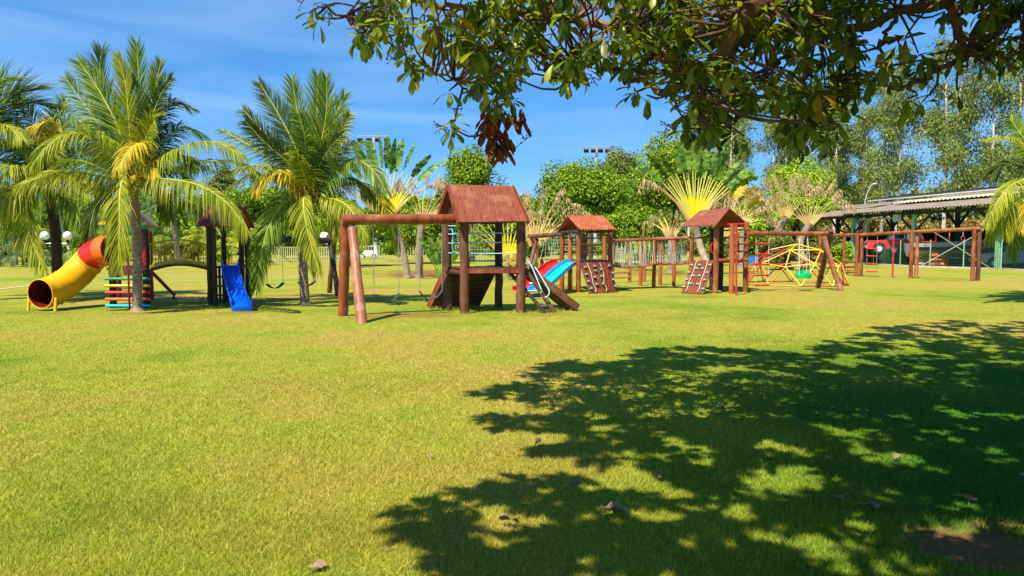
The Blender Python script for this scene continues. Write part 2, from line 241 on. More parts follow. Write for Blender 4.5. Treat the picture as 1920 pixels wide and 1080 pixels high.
# ---------------------------------------------------------------- object helpers
ORG = {}
def tag(o, label=None, cat=None, group=None, kind=None):
    if label: o['label'] = label
    if cat: o['category'] = cat
    if group: o['group'] = group
    if kind: o['kind'] = kind
    return o
def thing(name, label, cat, loc, group=None):
    o = D.objects.new(name, None); COL.objects.link(o); o.location = loc; o.empty_display_size = .1
    ORG[o.name] = Vector(loc); return tag(o, label, cat, group)
def npmesh(name, v, f):
    me = D.meshes.new(name); v = np.asarray(v, np.float32); f = np.asarray(f, np.int32); k = f.shape[1]
    me.vertices.add(len(v)); me.vertices.foreach_set('co', v.ravel()); me.loops.add(f.size); me.loops.foreach_set('vertex_index', f.ravel())
    me.polygons.add(len(f)); me.polygons.foreach_set('loop_start', np.arange(0, f.size, k, dtype=np.int32)); me.update(calc_edges=True); return me
class MB:
    def __init__(s): s.v = []; s.f = []; s.smooth = True
    def add(s, vs, fs):
        b = len(s.v); s.v += [tuple(x) for x in vs]; s.f += [tuple(b+i for i in q) for q in fs]; return s
    def tube(s, pts, r, n=10, jit=0.0, caps=True):
        pts = [Vector(p) for p in pts]; m = len(pts)
        rr = r if isinstance(r, (list, tuple)) else [r]*m
        t0 = (pts[1]-pts[0]).normalized(); ref = Vector((1, 0, 0)) if abs(t0.x) < .8 else Vector((0, 1, 0))
        nrm = (ref-t0*ref.dot(t0)).normalized(); vs = []; fs = []
        for i, p in enumerate(pts):
            t = (pts[min(i+1, m-1)]-pts[max(i-1, 0)]).normalized(); nrm = (nrm-t*nrm.dot(t)).normalized(); b = t.cross(nrm)
            for k in range(n):
                a = 2*math.pi*k/n; q = rr[i]*(1+random.uniform(-jit, jit)); vs.append(p+nrm*math.cos(a)*q+b*math.sin(a)*q)
        for i in range(m-1):
            for k in range(n): fs.append((i*n+k, i*n+(k+1) % n, (i+1)*n+(k+1) % n, (i+1)*n+k))
        if caps: fs.append(tuple(range(n-1, -1, -1))); fs.append(tuple((m-1)*n+k for k in range(n)))
        return s.add(vs, fs)
    def log(s, a, b, r, seg=7, wob=.012, taper=.93, n=12):
        a = Vector(a); b = Vector(b); pts = []; rs = []
        for i in range(seg+1):
            t = i/seg; e = 0 if i in (0, seg) else wob
            pts.append(lerp(a, b, t)+Vector((random.uniform(-e, e), random.uniform(-e, e), random.uniform(-e, e)*.4))); rs.append(r*(1+(taper-1)*t)*(1+random.uniform(-.03, .03)))
        return s.tube(pts, rs, n, .012)
    def beam(s, a, b, w, h, up=ZA):
        a = Vector(a); b = Vector(b); t = (b-a).normalized(); x = t.cross(up).normalized(); y = x.cross(t)
        vs = [p+x*w/2*i+y*h/2*j for p in (a, b) for i, j in ((-1, -1), (1, -1), (1, 1), (-1, 1))]
        return s.add(vs, [(3, 2, 1, 0), (4, 5, 6, 7), (0, 1, 5, 4), (1, 2, 6, 5), (2, 3, 7, 6), (3, 0, 4, 7)])
    def slab(s, c, th):
        c = [Vector(x) for x in c]; n = (c[1]-c[0]).cross(c[3]-c[0]).normalized()*th
        return s.add(c+[x-n for x in c], [(0, 1, 2, 3), (7, 6, 5, 4), (0, 4, 5, 1), (1, 5, 6, 2), (2, 6, 7, 3), (3, 7, 4, 0)])
    def planks(s, c, th, k, gap=.012, jit=.004):
        """k boards side by side between edge c0-c3 and edge c1-c2"""
        c = [Vector(x) for x in c]; L = (c[1]-c[0]).length; g = gap/max(L, .01)/2
        n = (c[1]-c[0]).cross(c[3]-c[0]).normalized()
        for i in range(k):
            a, b = i/k+g, (i+1)/k-g; o = n*random.uniform(-jit, jit)
            s.slab([lerp(c[0], c[1], a)+o, lerp(c[0], c[1], b)+o, lerp(c[3], c[2], b)+o, lerp(c[3], c[2], a)+o], th)
        return s
    def corr(s, a, b, c, d, waves, amp, th=.012):
        a, b, c, d = map(Vector, (a, b, c, d)); n = (b-a).cross(d-a).normalized(); N = waves*6; vs = []; fs = []
        for lay in (0, -th):
            for j in (0, 1):
                for i in range(N+1):
                    t = i/N; p = lerp(lerp(a, b, t), lerp(d, c, t), j); vs.append(p+n*(lay+amp*math.sin(2*math.pi*waves*t)))
        m = N+1
        for i in range(N):
            fs.append((i, i+1, m+i+1, m+i)); fs.append((2*m+i+1, 2*m+i, 3*m+i, 3*m+i+1)); fs.append((2*m+i, 2*m+i+1, i+1, i)); fs.append((m+i, m+i+1, 3*m+i+1, 3*m+i))
        fs += [(0, m, 3*m, 2*m), (N+m, N, 2*m+N, 3*m+N)]
        return s.add(vs, fs)
    def sphere(s, c, r, nu=16, nv=10, sc=(1, 1, 1)):
        c = Vector(c); vs = []; fs = []
        for j in range(nv+1):
            th = math.pi*j/nv
            for i in range(nu): a = 2*math.pi*i/nu; vs.append(c+Vector((r*sc[0]*math.sin(th)*math.cos(a), r*sc[1]*math.sin(th)*math.sin(a), r*sc[2]*math.cos(th))))
        for j in range(nv):
            for i in range(nu): fs.append((j*nu+i, (j+1)*nu+i, (j+1)*nu+(i+1) % nu, j*nu+(i+1) % nu))
        return s.add(vs, fs)
    def sweep(s, path, side, prof):
        """open profile [(across, up)] swept along a path, closed into a solid loop"""
        side = Vector(side).normalized(); vs = []; fs = []; k = len(prof); m = len(path); path = [Vector(p) for p in path]
        for i, p in enumerate(path):
            t = (path[min(i+1, m-1)]-path[max(i-1, 0)]).normalized(); u = side.cross(t).normalized()
            if u.z < 0: u = -u
            for a, b in prof: vs.append(p+side*a+u*b)
        for i in range(m-1):
            for j in range(k): fs.append((i*k+j, i*k+(j+1) % k, (i+1)*k+(j+1) % k, (i+1)*k+j))
        fs += [tuple(range(k-1, -1, -1)), tuple((m-1)*k+j for j in range(k))]
        return s.add(vs, fs)
    def prism(s, poly, a, b):
        """poly: list of (along, up) -> extruded between functions a(p), b(p)"""
        k = len(poly); vs = [a(p) for p in poly]+[b(p) for p in poly]
        return s.add(vs, [tuple(range(k-1, -1, -1)), tuple(range(k, 2*k))]+[(i, (i+1) % k, (i+1) % k+k, i+k) for i in range(k)])
def part(name, mb, mat, parent=None, label=None, loc=None, angle=38):
    org = ORG[parent.name] if parent else Vector(loc if loc is not None else (0, 0, 0))
    if isinstance(mb, MB):
        me = D.meshes.new(name); me.from_pydata([(x-org.x, y-org.y, z-org.z) for x, y, z in mb.v], [], mb.f); me.update()
        if mb.smooth:
            me.polygons.foreach_set('use_smooth', [True]*len(me.polygons)); me.set_sharp_from_angle(angle=R(angle))
    else:
        v = np.array(mb[0], dtype=np.float32)-np.array(org, dtype=np.float32); me = npmesh(name, v, mb[1])
    me.materials.append(M[mat] if isinstance(mat, str) else mat)
    o = D.objects.new(name, me); COL.objects.link(o)
    if parent: o.parent = parent
    else: o.location = org
    ORG[o.name] = org
    if label: o['label'] = label
    return o
def dup(o, parent=None):
    c = o.copy(); COL.objects.link(c); c.parent = parent; ORG[c.name] = ORG[o.name]
    for ch in [x for x in D.objects if x.parent == o]: dup(ch, c)
    return c
def place(root, label, loc, rot=0, sc=1, group=None):
    c = dup(root); c.location = loc; c.rotation_euler = (0, 0, rot); c.scale = (sc, sc, sc) if not isinstance(sc, tuple) else sc
    c['label'] = label
    if group: c['group'] = group
    return c

# numpy leaf scattering: template (k,3) with x along the leaf, y across, z up
def frames(d, n):
    d = d/np.linalg.norm(d, axis=1, keepdims=True); y = np.cross(n, d); ln = np.linalg.norm(y, axis=1, keepdims=True); ln[ln < 1e-6] = 1; y = y/ln
    z = np.cross(d, y); return np.stack([d, y, z], axis=2)
def scatter(tv, tf, pos, Rm, sc):
    tv = np.asarray(tv, float); n = len(pos); sc = np.asarray(sc, float)
    if sc.ndim == 1: sc = np.repeat(sc[:, None], 3, 1)
    loc = tv[None]*sc[:, None, :]; v = np.einsum('nij,nkj->nki', Rm, loc)+np.asarray(pos)[:, None, :]
    f = (np.asarray(tf)[None]+np.arange(n)[:, None, None]*len(tv)).reshape(-1, np.asarray(tf).shape[1])
    return v.reshape(-1, 3), f
def merge(parts):
    vs = []; fs = []; b = 0
    for v, f in parts: vs.append(v); fs.append(f+b); b += len(v)
    return np.concatenate(vs), np.concatenate(fs)
LEAF1 = ([(0, 0, 0), (.5, .28, .06), (1, 0, -.08), (.5, -.28, .06)], [(0, 1, 2, 3)])
def obovate(k=5, droop=.25, w=.24, fold=.07, blunt=False):
    v = []; f = []
    for i in range(k+1):
        t = i/k; ww = w*(math.sin(math.pi*min(1, t**1.35*.93+.03)))**.8; z = -droop*t*t
        if blunt: ww = w*(.10+1.05*t**1.15)*math.sqrt(max(0, 1-t**5)) if t < 1 else w*.12
        v += [(t, ww, z+fold*ww/w), (t, 0, z), (t, -ww, z+fold*ww/w)]
    for i in range(k):
        a = 3*i; f += [(a, a+1, a+4, a+3), (a+1, a+2, a+5, a+4)]
    return v, f
def rand_dirs(n):
    a = rng.uniform(0, 2*math.pi, n); z = rng.uniform(-1, 1, n); r = np.sqrt(1-z*z); return np.stack([r*np.cos(a), r*np.sin(a), z], 1)
# ================================================================ ground
g = MB(); g.smooth = False
g.add([(-700, -60, 0), (700, -60, 0), (700, 1200, 0), (-700, 1200, 0)], [(0, 1, 2, 3)])
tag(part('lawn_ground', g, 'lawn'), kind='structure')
def grass():
    N = 760000; t = rng.random(N); Y = 2.4*np.exp(t*math.log(27/2.4)); X = (rng.random(N)*2-1)*(.86*Y+.9)
    keep = np.ones(N, bool)
    for x, y, rx, ry, s in DIRT[:3]:
        q = np.hypot((X-x)/rx, (Y-y)/ry); keep &= ~((q < .95) & (rng.random(N) < s*.97*(1.15-q)/.5))
    X, Y = X[keep], Y[keep]; N = len(X)
    clump = .5+.5*np.sin(X*3.1+np.sin(Y*2.3)*1.7)*np.sin(Y*2.7+np.cos(X*1.9)*1.3)
    h = (.018+.020*rng.random(N)+.009*clump)*np.exp(-(Y-3)/11); w = .0020*(Y/3)**.78*(.6+.8*rng.random(N))
    a = rng.uniform(0, 2*math.pi, N); la = rng.uniform(0, 2*math.pi, N); ln = h*rng.uniform(.2, 1.25, N)
    v = np.zeros((N, 3, 3)); v[:, 0] = np.stack([X-np.cos(a)*w, Y-np.sin(a)*w, np.full(N, -.001)], 1)
    v[:, 1] = np.stack([X+np.cos(a)*w, Y+np.sin(a)*w, np.full(N, -.001)], 1)
    v[:, 2] = np.stack([X+np.cos(la)*ln, Y+np.sin(la)*ln, h], 1)
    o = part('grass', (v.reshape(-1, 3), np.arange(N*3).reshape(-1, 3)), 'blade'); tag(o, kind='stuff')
    # taller tufts around posts and at the soil patch
grass()
def tufts():
    spots = [(x, y, .10) for x, y in ((-1.11, 16.9), (-1.61, 17.7), (.22, 17.1), (-.32, 18.0), (-2.0, 18.1), (-1.2, 18.7), (.9, 17.3), (1.4, 17.8))]
    g1 = G(1838, 1030); pos = []; hh = []
    for x, y, s in spots:
        k = 160; pos.append(np.stack([rng.normal(x, .2, k), rng.normal(y, .2, k), np.zeros(k)], 1)); hh.append(rng.uniform(.04, .11, k))
    k = 1500; ang = rng.uniform(0, 2*math.pi, k); rad = rng.normal(1.12, .12, k)
    pos.append(np.stack([g1.x+np.cos(ang)*rad*.42, g1.y+np.sin(ang)*rad*.34, np.zeros(k)], 1)); hh.append(rng.uniform(.03, .075, k))
    pos = np.concatenate(pos); h = np.concatenate(hh); N = len(pos); a = rng.uniform(0, 2*math.pi, N); w = np.where(pos[:, 1] > 10, .007, .0022); la = rng.uniform(0, 2*math.pi, N)
    v = np.zeros((N, 3, 3)); d = np.stack([np.cos(a), np.sin(a), 0*a], 1)*w[:, None]; v[:, 0] = pos-d; v[:, 1] = pos+d
    v[:, 2] = pos+np.stack([np.cos(la)*h*.7, np.sin(la)*h*.7, h], 1)
    tag(part('tall_grass', (v.reshape(-1, 3), np.arange(N*3).reshape(-1, 3)), 'blade'), kind='stuff')
tufts()
ch = MB(); ch.smooth = False
def strip(a, b, w=.1):
    a = G(*a, .02); b = G(*b, .02); d = (b-a).normalized().cross(ZA)*w/2; ch.add([a-d, b-d, b+d, a+d], [(0, 1, 2, 3)])
strip((-60, 549), (60, 534.5)); strip((150, 533), (590, 519.5)); strip((590, 519.5), (840, 515))
tag(part('pitch_marking', ch, 'line'), kind='structure')
k = MB(); k.smooth = False
kp = [G(x, y) for x, y in ((1590, 493.5), (1712, 500.5), (1870, 505.5), (2200, 521))]
for a, b in zip(kp, kp[1:]): k.beam(a+V(0, 0, .05), b+V(0, 0, .05), .35, .12)
tag(part('concrete_kerb', k, surf('pale_concrete', (.42, .38, .28), (.58, .52, .40), 2, .9)), kind='structure')

# ================================================================ central playhouse with swings
FL, BL, FR, BR = V(-1.115, 16.9, 0), V(-1.60, 17.72, 0), V(.215, 17.1, 0), V(-.33, 18.05, 0)
DZ = 1.08
ph = thing('playhouse', 'wooden playhouse with plank gable roof, ramp, ladder and a two-seat swing beam on its left', 'playhouse', (-.7, 17.4, 0))
for q, h, mt in ((FL, 2.3, 'brown'), (BL, 2.26, 'brown'), (FR, 2.3, 'brown'), (BR, 2.3, 'dark')):
    part('post', MB().log(q-V(0, 0, .1), q+V(0, 0, h), .115 if q is not BR else .1, 9, .012, .95, 14), mt, ph)
top = V(0, 0, DZ)
part('deck', MB().planks([FL+top+V(-.1, -.03, 0), FR+top+V(.1, -.03, 0), BR+top+V(.05, .1, 0), BL+top+V(-.12, .1, 0)], .04, 9), 'darkplank', ph)
fb = MB(); fb.smooth = False; fb.beam(FL+V(.10, -.10, DZ-.075), FR+V(-.04, -.10, DZ-.075), .035, .115); part('fascia_board', fb, 'plank', ph)
lb = MB().log(FL+V(-.05, .04, DZ-.11), BL+V(0, -.05, DZ-.11), .075); part('side_joist', lb, 'brown', ph)
lb = MB().log(BL+V(.05, .04, DZ-.11), BR+V(0, .05, DZ-.11), .06); part('side_joist', lb, 'dark', ph)
lb = MB().log(FR+V(-.05, .04, DZ-.11), BR+V(0, -.05, DZ-.11), .06); part('side_joist', lb, 'dark', ph)
for a, b, zs in ((FL, FR, (1.42, 1.68, 1.9)), (BL, FL, (1.42, 1.66, 1.88, 2.08)), (BL, BR, (1.44, 1.68, 1.9))):
    for z in zs:
        m = lerp(a, b, .5)+V(0, 0, z-.015); part('rope', MB().tube([a+V(0, 0, z), lerp(a, m+V(0, 0, 0), .5)+V(0, 0, z/2-.006), m, lerp(m, b+V(0, 0, z), .5)+V(0, 0, .002), b+V(0, 0, z)], .013, 6), 'rope', ph)
# roof: planks running ridge to eave
e1, e2 = P(862, 416, 16.55), P(989, 414.5, 16.75); r1, r2 = P(842, 346, 17.25), P(960, 348.5, 17.5)
b1, b2 = P(822, 404, 18.05), P(940, 404, 18.4)
rf = part('roof', MB().planks([e1, e2, r2, r1], .03, 9, .006, .002), 'plank', ph); 
rf2 = MB().planks([r1, r2, b2, b1], .03, 9, .006, .002); part('roof', rf2, 'plank', ph)
for x, y in ((r1, e1), (r1, b1), (r2, e2), (r2, b2)):
    bb = MB(); bb.smooth = False; o = (r1-r2).normalized()*(.03 if x is r1 else -.03); bb.beam(x+o-V(0, 0, .03), y+o-V(0, 0, .035), .03, .12); part('barge_board', bb, 'plank', ph)
gb = MB().planks([lerp(r1, e1, .35)+V(.14, 0, 0), lerp(r1, b1, .35)+V(.14, 0, 0), b1+V(.16, -.1, 0), e1+V(.16, .1, 0)], .02, 4); part('gable_panel', gb, 'darkplank', ph)
for a, b in ((FL, FR), (BL, BR)): part('roof_beam', MB().log(a+V(-.05, 0, 2.18), b+V(.1, 0, 2.18), .055), 'dark', ph)
# ramp behind
A, B_ = BL+V(.0, .12, DZ-.03), BR+V(-.05, .10, DZ-.03); C_, D_ = G(897, 573.5)+V(0, 0, .02), G(806, 578)+V(0, 0, .02)
rp = part('ramp', MB().planks([D_, A, B_, C_], .04, 1), 'darkplank', ph)
rb = MB(); rb.smooth = False
for i in range(1, 9): t = i/9; rb.beam(lerp(A, D_, t)+V(0, -.03, -.04), lerp(B_, C_, t)+V(0, -.03, -.04), .03, .08)
part('batten', rb, 'darkplank', rp)
for a, b in ((A, D_), (B_, C_)): q = MB(); q.smooth = False; q.beam(a+V(-.03, 0, 0), b+V(-.03, 0, 0), .05, .15); part('side_rail', q, 'plank', rp)
# ladder on the right
l0, l1 = lerp(FR, BR, .25)+V(-.30, 0, DZ), G(1022, 587); l2, l3 = lerp(FR, BR, .05)+V(.08, 0, DZ), G(1038, 586.5)+V(.02, 0, 0)
l0 = P(951, 506, 17.3); l1 = G(1023, 587); l2 = P(984, 503, 17.25); l3 = G(1040, 586)
lad = part('ladder_rail', MB().tube([l0, l1], .045, 8), 'dark', ph)
part('ladder_rail', MB().tube([l2, l3], .055, 8), 'brown', ph)
for i in range(1, 6): t = i/6; part('rung', MB().tube([lerp(l0, l1, t), lerp(l2, l3, t)], .02, 6), 'chain', ph)
# wooden chute beside the ladder
s0, s1, s2, s3 = P(992, 508, 17.45), G(1084, 583)+V(0, 0, .04), G(1060, 581)+V(0, .0, .04), P(975, 508, 17.9)
sl = part('chute', MB().planks([s3, s0, s1, s2], .04, 4), 'brown', ph)
for a, b, mt in ((s0, s1, 'brown'), (s3, s2, 'dark')):
    q = MB(); q.smooth = False; q.beam(a+V(0, 0, .04), b+V(0, 0, .04), .04, .17); part('side_rail', q, mt, sl)
def sm(pts, k=6):
    """Catmull-Rom through points"""
    pts = [Vector(p) for p in pts]; q = [pts[0]*2-pts[1]]+pts+[pts[-1]*2-pts[-2]]; o = []
    for i in range(1, len(q)-2):
        for j in range(k):
            t = j/k; a, b, c, d = q[i-1:i+3]
            o.append(.5*((2*b)+(c-a)*t+(2*a-5*b+4*c-d)*t*t+(3*b-a-3*c+d)*t*t*t))
    return o+[pts[-1]]
part('handrail', MB().tube(sm([P(982, 496, 17.2), P(989, 489, 17.1), P(998, 502, 17), P(1012, 536, 16.8), P(1016, 546, 16.8), P(1013, 549, 16.85)]), .014, 6), 'rope', ph)
part('handrail', MB().tube(sm([P(1000, 497, 17.4), P(1008, 508, 17.3), P(1026, 538, 17.1), P(1030, 548, 17), P(1027, 555, 17), P(1021, 558, 17)]), .014, 6), 'rope', ph)
part('hook_rail', MB().tube(sm([P(842, 430, 17.6), P(848, 431, 17.55), P(849, 445, 17.5), P(848, 462, 17.5), P(850, 472, 17.5), P(845, 475, 17.5)]), .016, 6), 'teal', ph)
# swing beam
w0, w1 = P(641, 412, 15.85), P(866, 411, 17.15)
part('swing_beam', MB().log(w0, w1, .118, 9, .008, 1.0, 16), 'log', ph)
part('leg', MB().log(G(642, 592)+V(0, 0, -.1), P(649, 406, 15.95), .118, 8, .012, .98, 16), 'log', ph)
part('leg', MB().log(G(679.5, 606)+V(0, 0, -.1), P(660, 430, 15.6)+V(0, 0, .03), .115, 8, .008, .85, 16), 'logworn', ph, label='paler worn leg in front')
part('bolt_bar', MB().tube([P(651, 425, 15.9), P(663, 424, 15.75)], .05, 8), 'black', ph)
def beam_at(px):
    best = min(((abs((960+F*(lerp(w0, w1, t).x)/lerp(w0, w1, t).y)-px), t) for t in [i/200 for i in range(201)])); return lerp(w0, w1, best[1])
def chain(a, b, link=.045, r=.006):
    m = MB(); n_ = max(3, int((b-a).length/link)); m.tube([a, b], r*.7, 5)
    for i in range(n_): p = lerp(a, b, (i+.5)/n_); m.tube([p-V(0, 0, link*.42), p+V(0, 0, link*.42)], r*1.9 if i % 2 else r*1.2, 5)
    return m
def sling(root, top_a, top_b, zs, sag, mt='rubber', cw=.006, beltw=.13):
    """a sagging belt seat on two chains"""
    a = V(top_a.x, top_a.y, zs); b = V(top_b.x, top_b.y, zs+.01)
    d = (b-a); side = d.normalized().cross(ZA)*beltw/2; path = [lerp(a, b, t)-V(0, 0, sag*math.sin(math.pi*t)**.8) for t in [i/10 for i in range(11)]]
    m = MB(); m.smooth = True
    vs = [p+side*k_+V(0, 0, h) for p in path for k_, h in ((-1, 0), (1, 0), (1, -.012), (-1, -.012))]
    m.add(vs, [(i*4+j, i*4+(j+1) % 4, (i+1)*4+(j+1) % 4, (i+1)*4+j) for i in range(10) for j in range(4)]+[(3, 2, 1, 0), (40, 41, 42, 43)])
    s_ = part('swing_seat', m, mt, root)
    part('chain', chain(a, top_a, r=cw), 'chain', s_); part('chain', chain(b, top_b, r=cw), 'chain', s_)
for xa, xb, z in ((701, 747, .50), (786, 829, .54)): sling(ph, beam_at(xa)-V(0, 0, .11), beam_at(xb)-V(0, 0, .11), z, .2)

# ================================================================ left play set: tube slide, bridge, blue slide, swing
ls = thing('play_set', 'dark log play set with yellow tube slide, yellow arched bridge and blue slide', 'play set', G(300, 565))
ta, tb_, tc_, td = G(213, 577), G(276, 577), G(283, 563), G(223, 562)
for q, top_y, mt in ((ta, 455, 'dark'), (tb_, 440, 'dark'), (tc_, 440, 'log'), (td, 455, 'dark')):
    part('post', MB().log(q-V(0, 0, .1), q+V(0, 0, 2.02), .085, 8, .01, .95), mt, ls)
dk = 1.02
part('deck', MB().planks([ta+V(-.1, -.1, dk), tb_+V(.1, -.1, dk), tc_+V(.1, .1, dk), td+V(-.1, .1, dk)], .05, 6), 'darkplank', ls)
q = MB(); q.smooth = False; q.beam(ta+V(.09, -.12, dk-.1), tb_+V(-.05, -.12, dk-.1), .03, .18); part('fascia_board', q, 'darkplank', ls)
for z, mt in ((.06, 'cyan'), (.23, 'orangep'), (.40, 'redpaint'), (.57, 'yellowp'), (.75, 'greenpaint')):
    part('coloured_rail', MB().log(ta+V(-.13, -.12, z), tb_+V(.14, -.12, z), .038, 3, .003, 1), mt, ls)
for z in (.35, .6, .82): part('rung', MB().tube([td+V(0, -.05, z), tc_+V(0, -.05, z)], .022, 6), 'dark', ls)
part('pole', MB().tube([G(243, 580.5), G(243, 580.5)+V(0, 0, 1.35)], .025, 8), 'redpaint', ls)
q = MB(); q.smooth = False; q.beam(tb_+V(-.12, -.1, dk+.28), tb_+V(.06, -.1, dk+.28), .03, .45); part('side_panel', q, 'redpaint', ls)
q = MB(); q.beam(P(269, 500, 18.1), P(273, 500, 18.1), .06, .12); part('hand_grip', q, 'red', ls)
# pyramid roof: yellow sheets over a teal band
ctr = (ta+tb_+tc_+td)/4; az = 2.16; ap = ctr+V(0, 0, 2.75); cs = [ta+V(-.2, -.2, az), tb_+V(.2, -.2, az), tc_+V(.2, .2, az), td+V(-.2, .2, az)]
rr = MB(); rr.smooth = False
for i in range(4):
    a, b = cs[i], cs[(i+1) % 4]
    for j in range(6):
        t0, t1 = j/6, (j+.82)/6; u0, u1 = lerp(a, b, t0), lerp(a, b, t1); rr.add([u0, u1, lerp(ap, u1, .02), lerp(ap, u0, .02), u0-V(0, 0, .04), u1-V(0, 0, .04)], [(0, 1, 2, 3), (4, 5, 1, 0)])
part('roof', rr, 'yellow', ls)
q = MB(); q.smooth = False
for i in range(4): a, b = cs[i], cs[(i+1) % 4]; q.beam(lerp(a, ctr+V(0, 0, az), .18)-V(0, 0, .1), lerp(b, ctr+V(0, 0, az), .18)-V(0, 0, .1), .04, .13)
part('eave_band', q, 'teal', ls)
# tube slide
path = sm([P(75, 551, 17.45), P(94, 547, 17.75), P(121, 533, 18.2), P(146, 512, 18.6), P(163, 494, 18.75), P(178, 478, 18.7), P(196, 470, 18.5), P(212, 468, 18.4)], 5)
rad = .365; M_ = len(path)
ring = []
for i, p in enumerate(path): ring.append((path[min(i+1, M_-1)]-path[max(0, i-1)]).normalized())
mouthdir = (ring[0]*.55+V(.18, .9, .05)*.45).normalized()
def tubepart(name, i0, i1, mat, wall=True):
    n_ = 26; vs = []; fs = []
    for lay, rr_ in ((0, rad), (1, rad-.02)):
        for i in range(i0, i1+1):
            t = mouthdir.lerp(ring[i], min(1, i/5)).normalized(); x = t.cross(ZA).normalized(); y = x.cross(t); k_ = rr_*(1.04 if i % 5 == 0 and lay == 0 and i > 0 else 1)
            for a_ in range(n_): a = 2*math.pi*a_/n_; vs.append(path[i]+x*math.cos(a)*k_+y*math.sin(a)*k_)
    m = i1-i0+1
    for lay in (0, 1):
        for i in range(m-1):
            for a_ in range(n_):
                q_ = (lay*m*n_+i*n_+a_, lay*m*n_+i*n_+(a_+1) % n_, lay*m*n_+(i+1)*n_+(a_+1) % n_, lay*m*n_+(i+1)*n_+a_); fs.append(q_ if lay == 0 else q_[::-1])
    for a_ in range(n_):
        b_ = (a_+1) % n_; fs.append((a_, b_, m*n_+b_, m*n_+a_)); e = (m-1)*n_; fs.append((e+a_, e+b_, m*n_+e+b_, m*n_+e+a_))
    return part(name, MB().add(vs, fs), mat, ls)
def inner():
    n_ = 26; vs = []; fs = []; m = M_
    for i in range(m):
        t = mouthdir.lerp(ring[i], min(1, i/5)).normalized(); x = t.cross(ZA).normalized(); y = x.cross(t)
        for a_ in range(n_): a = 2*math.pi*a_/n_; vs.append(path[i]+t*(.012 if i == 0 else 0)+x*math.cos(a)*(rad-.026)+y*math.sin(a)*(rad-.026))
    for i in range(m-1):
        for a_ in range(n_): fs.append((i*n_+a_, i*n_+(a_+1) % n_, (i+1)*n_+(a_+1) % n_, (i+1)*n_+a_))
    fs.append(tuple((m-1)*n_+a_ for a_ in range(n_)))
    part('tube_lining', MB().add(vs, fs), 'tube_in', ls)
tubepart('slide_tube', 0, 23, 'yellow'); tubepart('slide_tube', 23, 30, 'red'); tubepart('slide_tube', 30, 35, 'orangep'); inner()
for px, py in ((53, 583), (103.5, 584)): g0 = G(px, py); part('slide_foot', MB().tube([g0, g0+V(0, .05, .34)], .035, 10), 'yellow', ls)
g0 = G(116, 571); part('slide_foot', MB().tube([g0, g0+V(0, 0, .45)], .03, 8), 'dark', ls)
# leaning climbing pole
part('climbing_pole', MB().log(P(279, 505, 18.6), P(327, 552, 20.2)+V(0, 0, 0), .05, 4), 'log', ls); part('pole_foot', MB().tube([G(326, 560), P(326, 550, 21.4)], .03, 6), 'dark', ls)
# second tower
ua, ub, uc, ud = G(395, 571), G(404, 573), G(455, 570), G(467, 566)
for q, r_ in ((ua, .075), (ub, .06), (uc, .075), (ud, .075)): part('post', MB().log(q-V(0, 0, .1), q+V(0, 0, 2.15), r_, 8, .01, .95), 'dark', ls)
part('deck', MB().planks([V(ub.x-.1, ub.y-.05, dk+.02), V(uc.x+.1, uc.y-.05, dk+.02), V(ud.x+.1, ud.y+.8, dk+.02), V(ua.x, ua.y+.8, dk+.02)], .05, 5), 'darkplank', ls)
for x in (ua.x+.05, ud.x): part('post', MB().log(V(x, ua.y+.85, -.1), V(x, ua.y+.85, 2.15), .07, 8, .01), 'dark', ls)
x0, x1, y0, y1 = ua.x-.2, ud.x+.12, ua.y-.35, ua.y+1.2; ym = (y0+y1)/2
part('roof', MB().planks([V(x0, y0, 2.12), V(x1, y0, 2.12), V(x1, ym, 2.66), V(x0, ym, 2.66)], .03, 8, .006), 'maroon', ls)
part('roof', MB().planks([V(x0, ym, 2.66), V(x1, ym, 2.66), V(x1, y1, 2.12), V(x0, y1, 2.12)], .03, 8, .006), 'maroon', ls)
q = MB(); q.smooth = False
for i in range(7):
    a = lerp(V(ua.x+.12, ua.y+.1, dk), V(uc.x-.1, ua.y+.1, dk), i/6); q.beam(a, V(a.x+.05, a.y-.1, .03), .07, .02)
for z in (.25, .5, .75): q.beam(V(ua.x+.1, ua.y+.04, z), V(uc.x-.08, ua.y+.04, z), .02, .05)
part('lattice_panel', q, 'black', ls)
# blue slide
sp = [P(432, 497, 19.35), P(433, 502, 19.1), P(438, 527, 18.6), P(445, 553, 18.1), P(449, 567, 17.75), P(451, 573, 17.45)]
prof = [(-.235, .17), (-.20, .17), (-.185, .02), (0, 0), (.185, .02), (.20, .17), (.235, .17), (.225, -.02), (0, -.035), (-.225, -.02)]
part('blue_slide', MB().sweep(sm(sp, 5), V(1, .05, 0), prof), 'blue', ls)
lipz = [P(450, 570, 17.62), P(451.5, 576, 17.4)]
part('slide_lip', MB().sweep([lipz[0], lerp(*lipz, .6), lipz[1]], V(1, .05, 0), [(-.25, .14), (-.22, .14), (-.19, .02), (.19, .02), (.24, .14), (.28, .14), (.26, -.1), (-.23, -.1)]), 'cyan' if 0 else 'blue', ls)
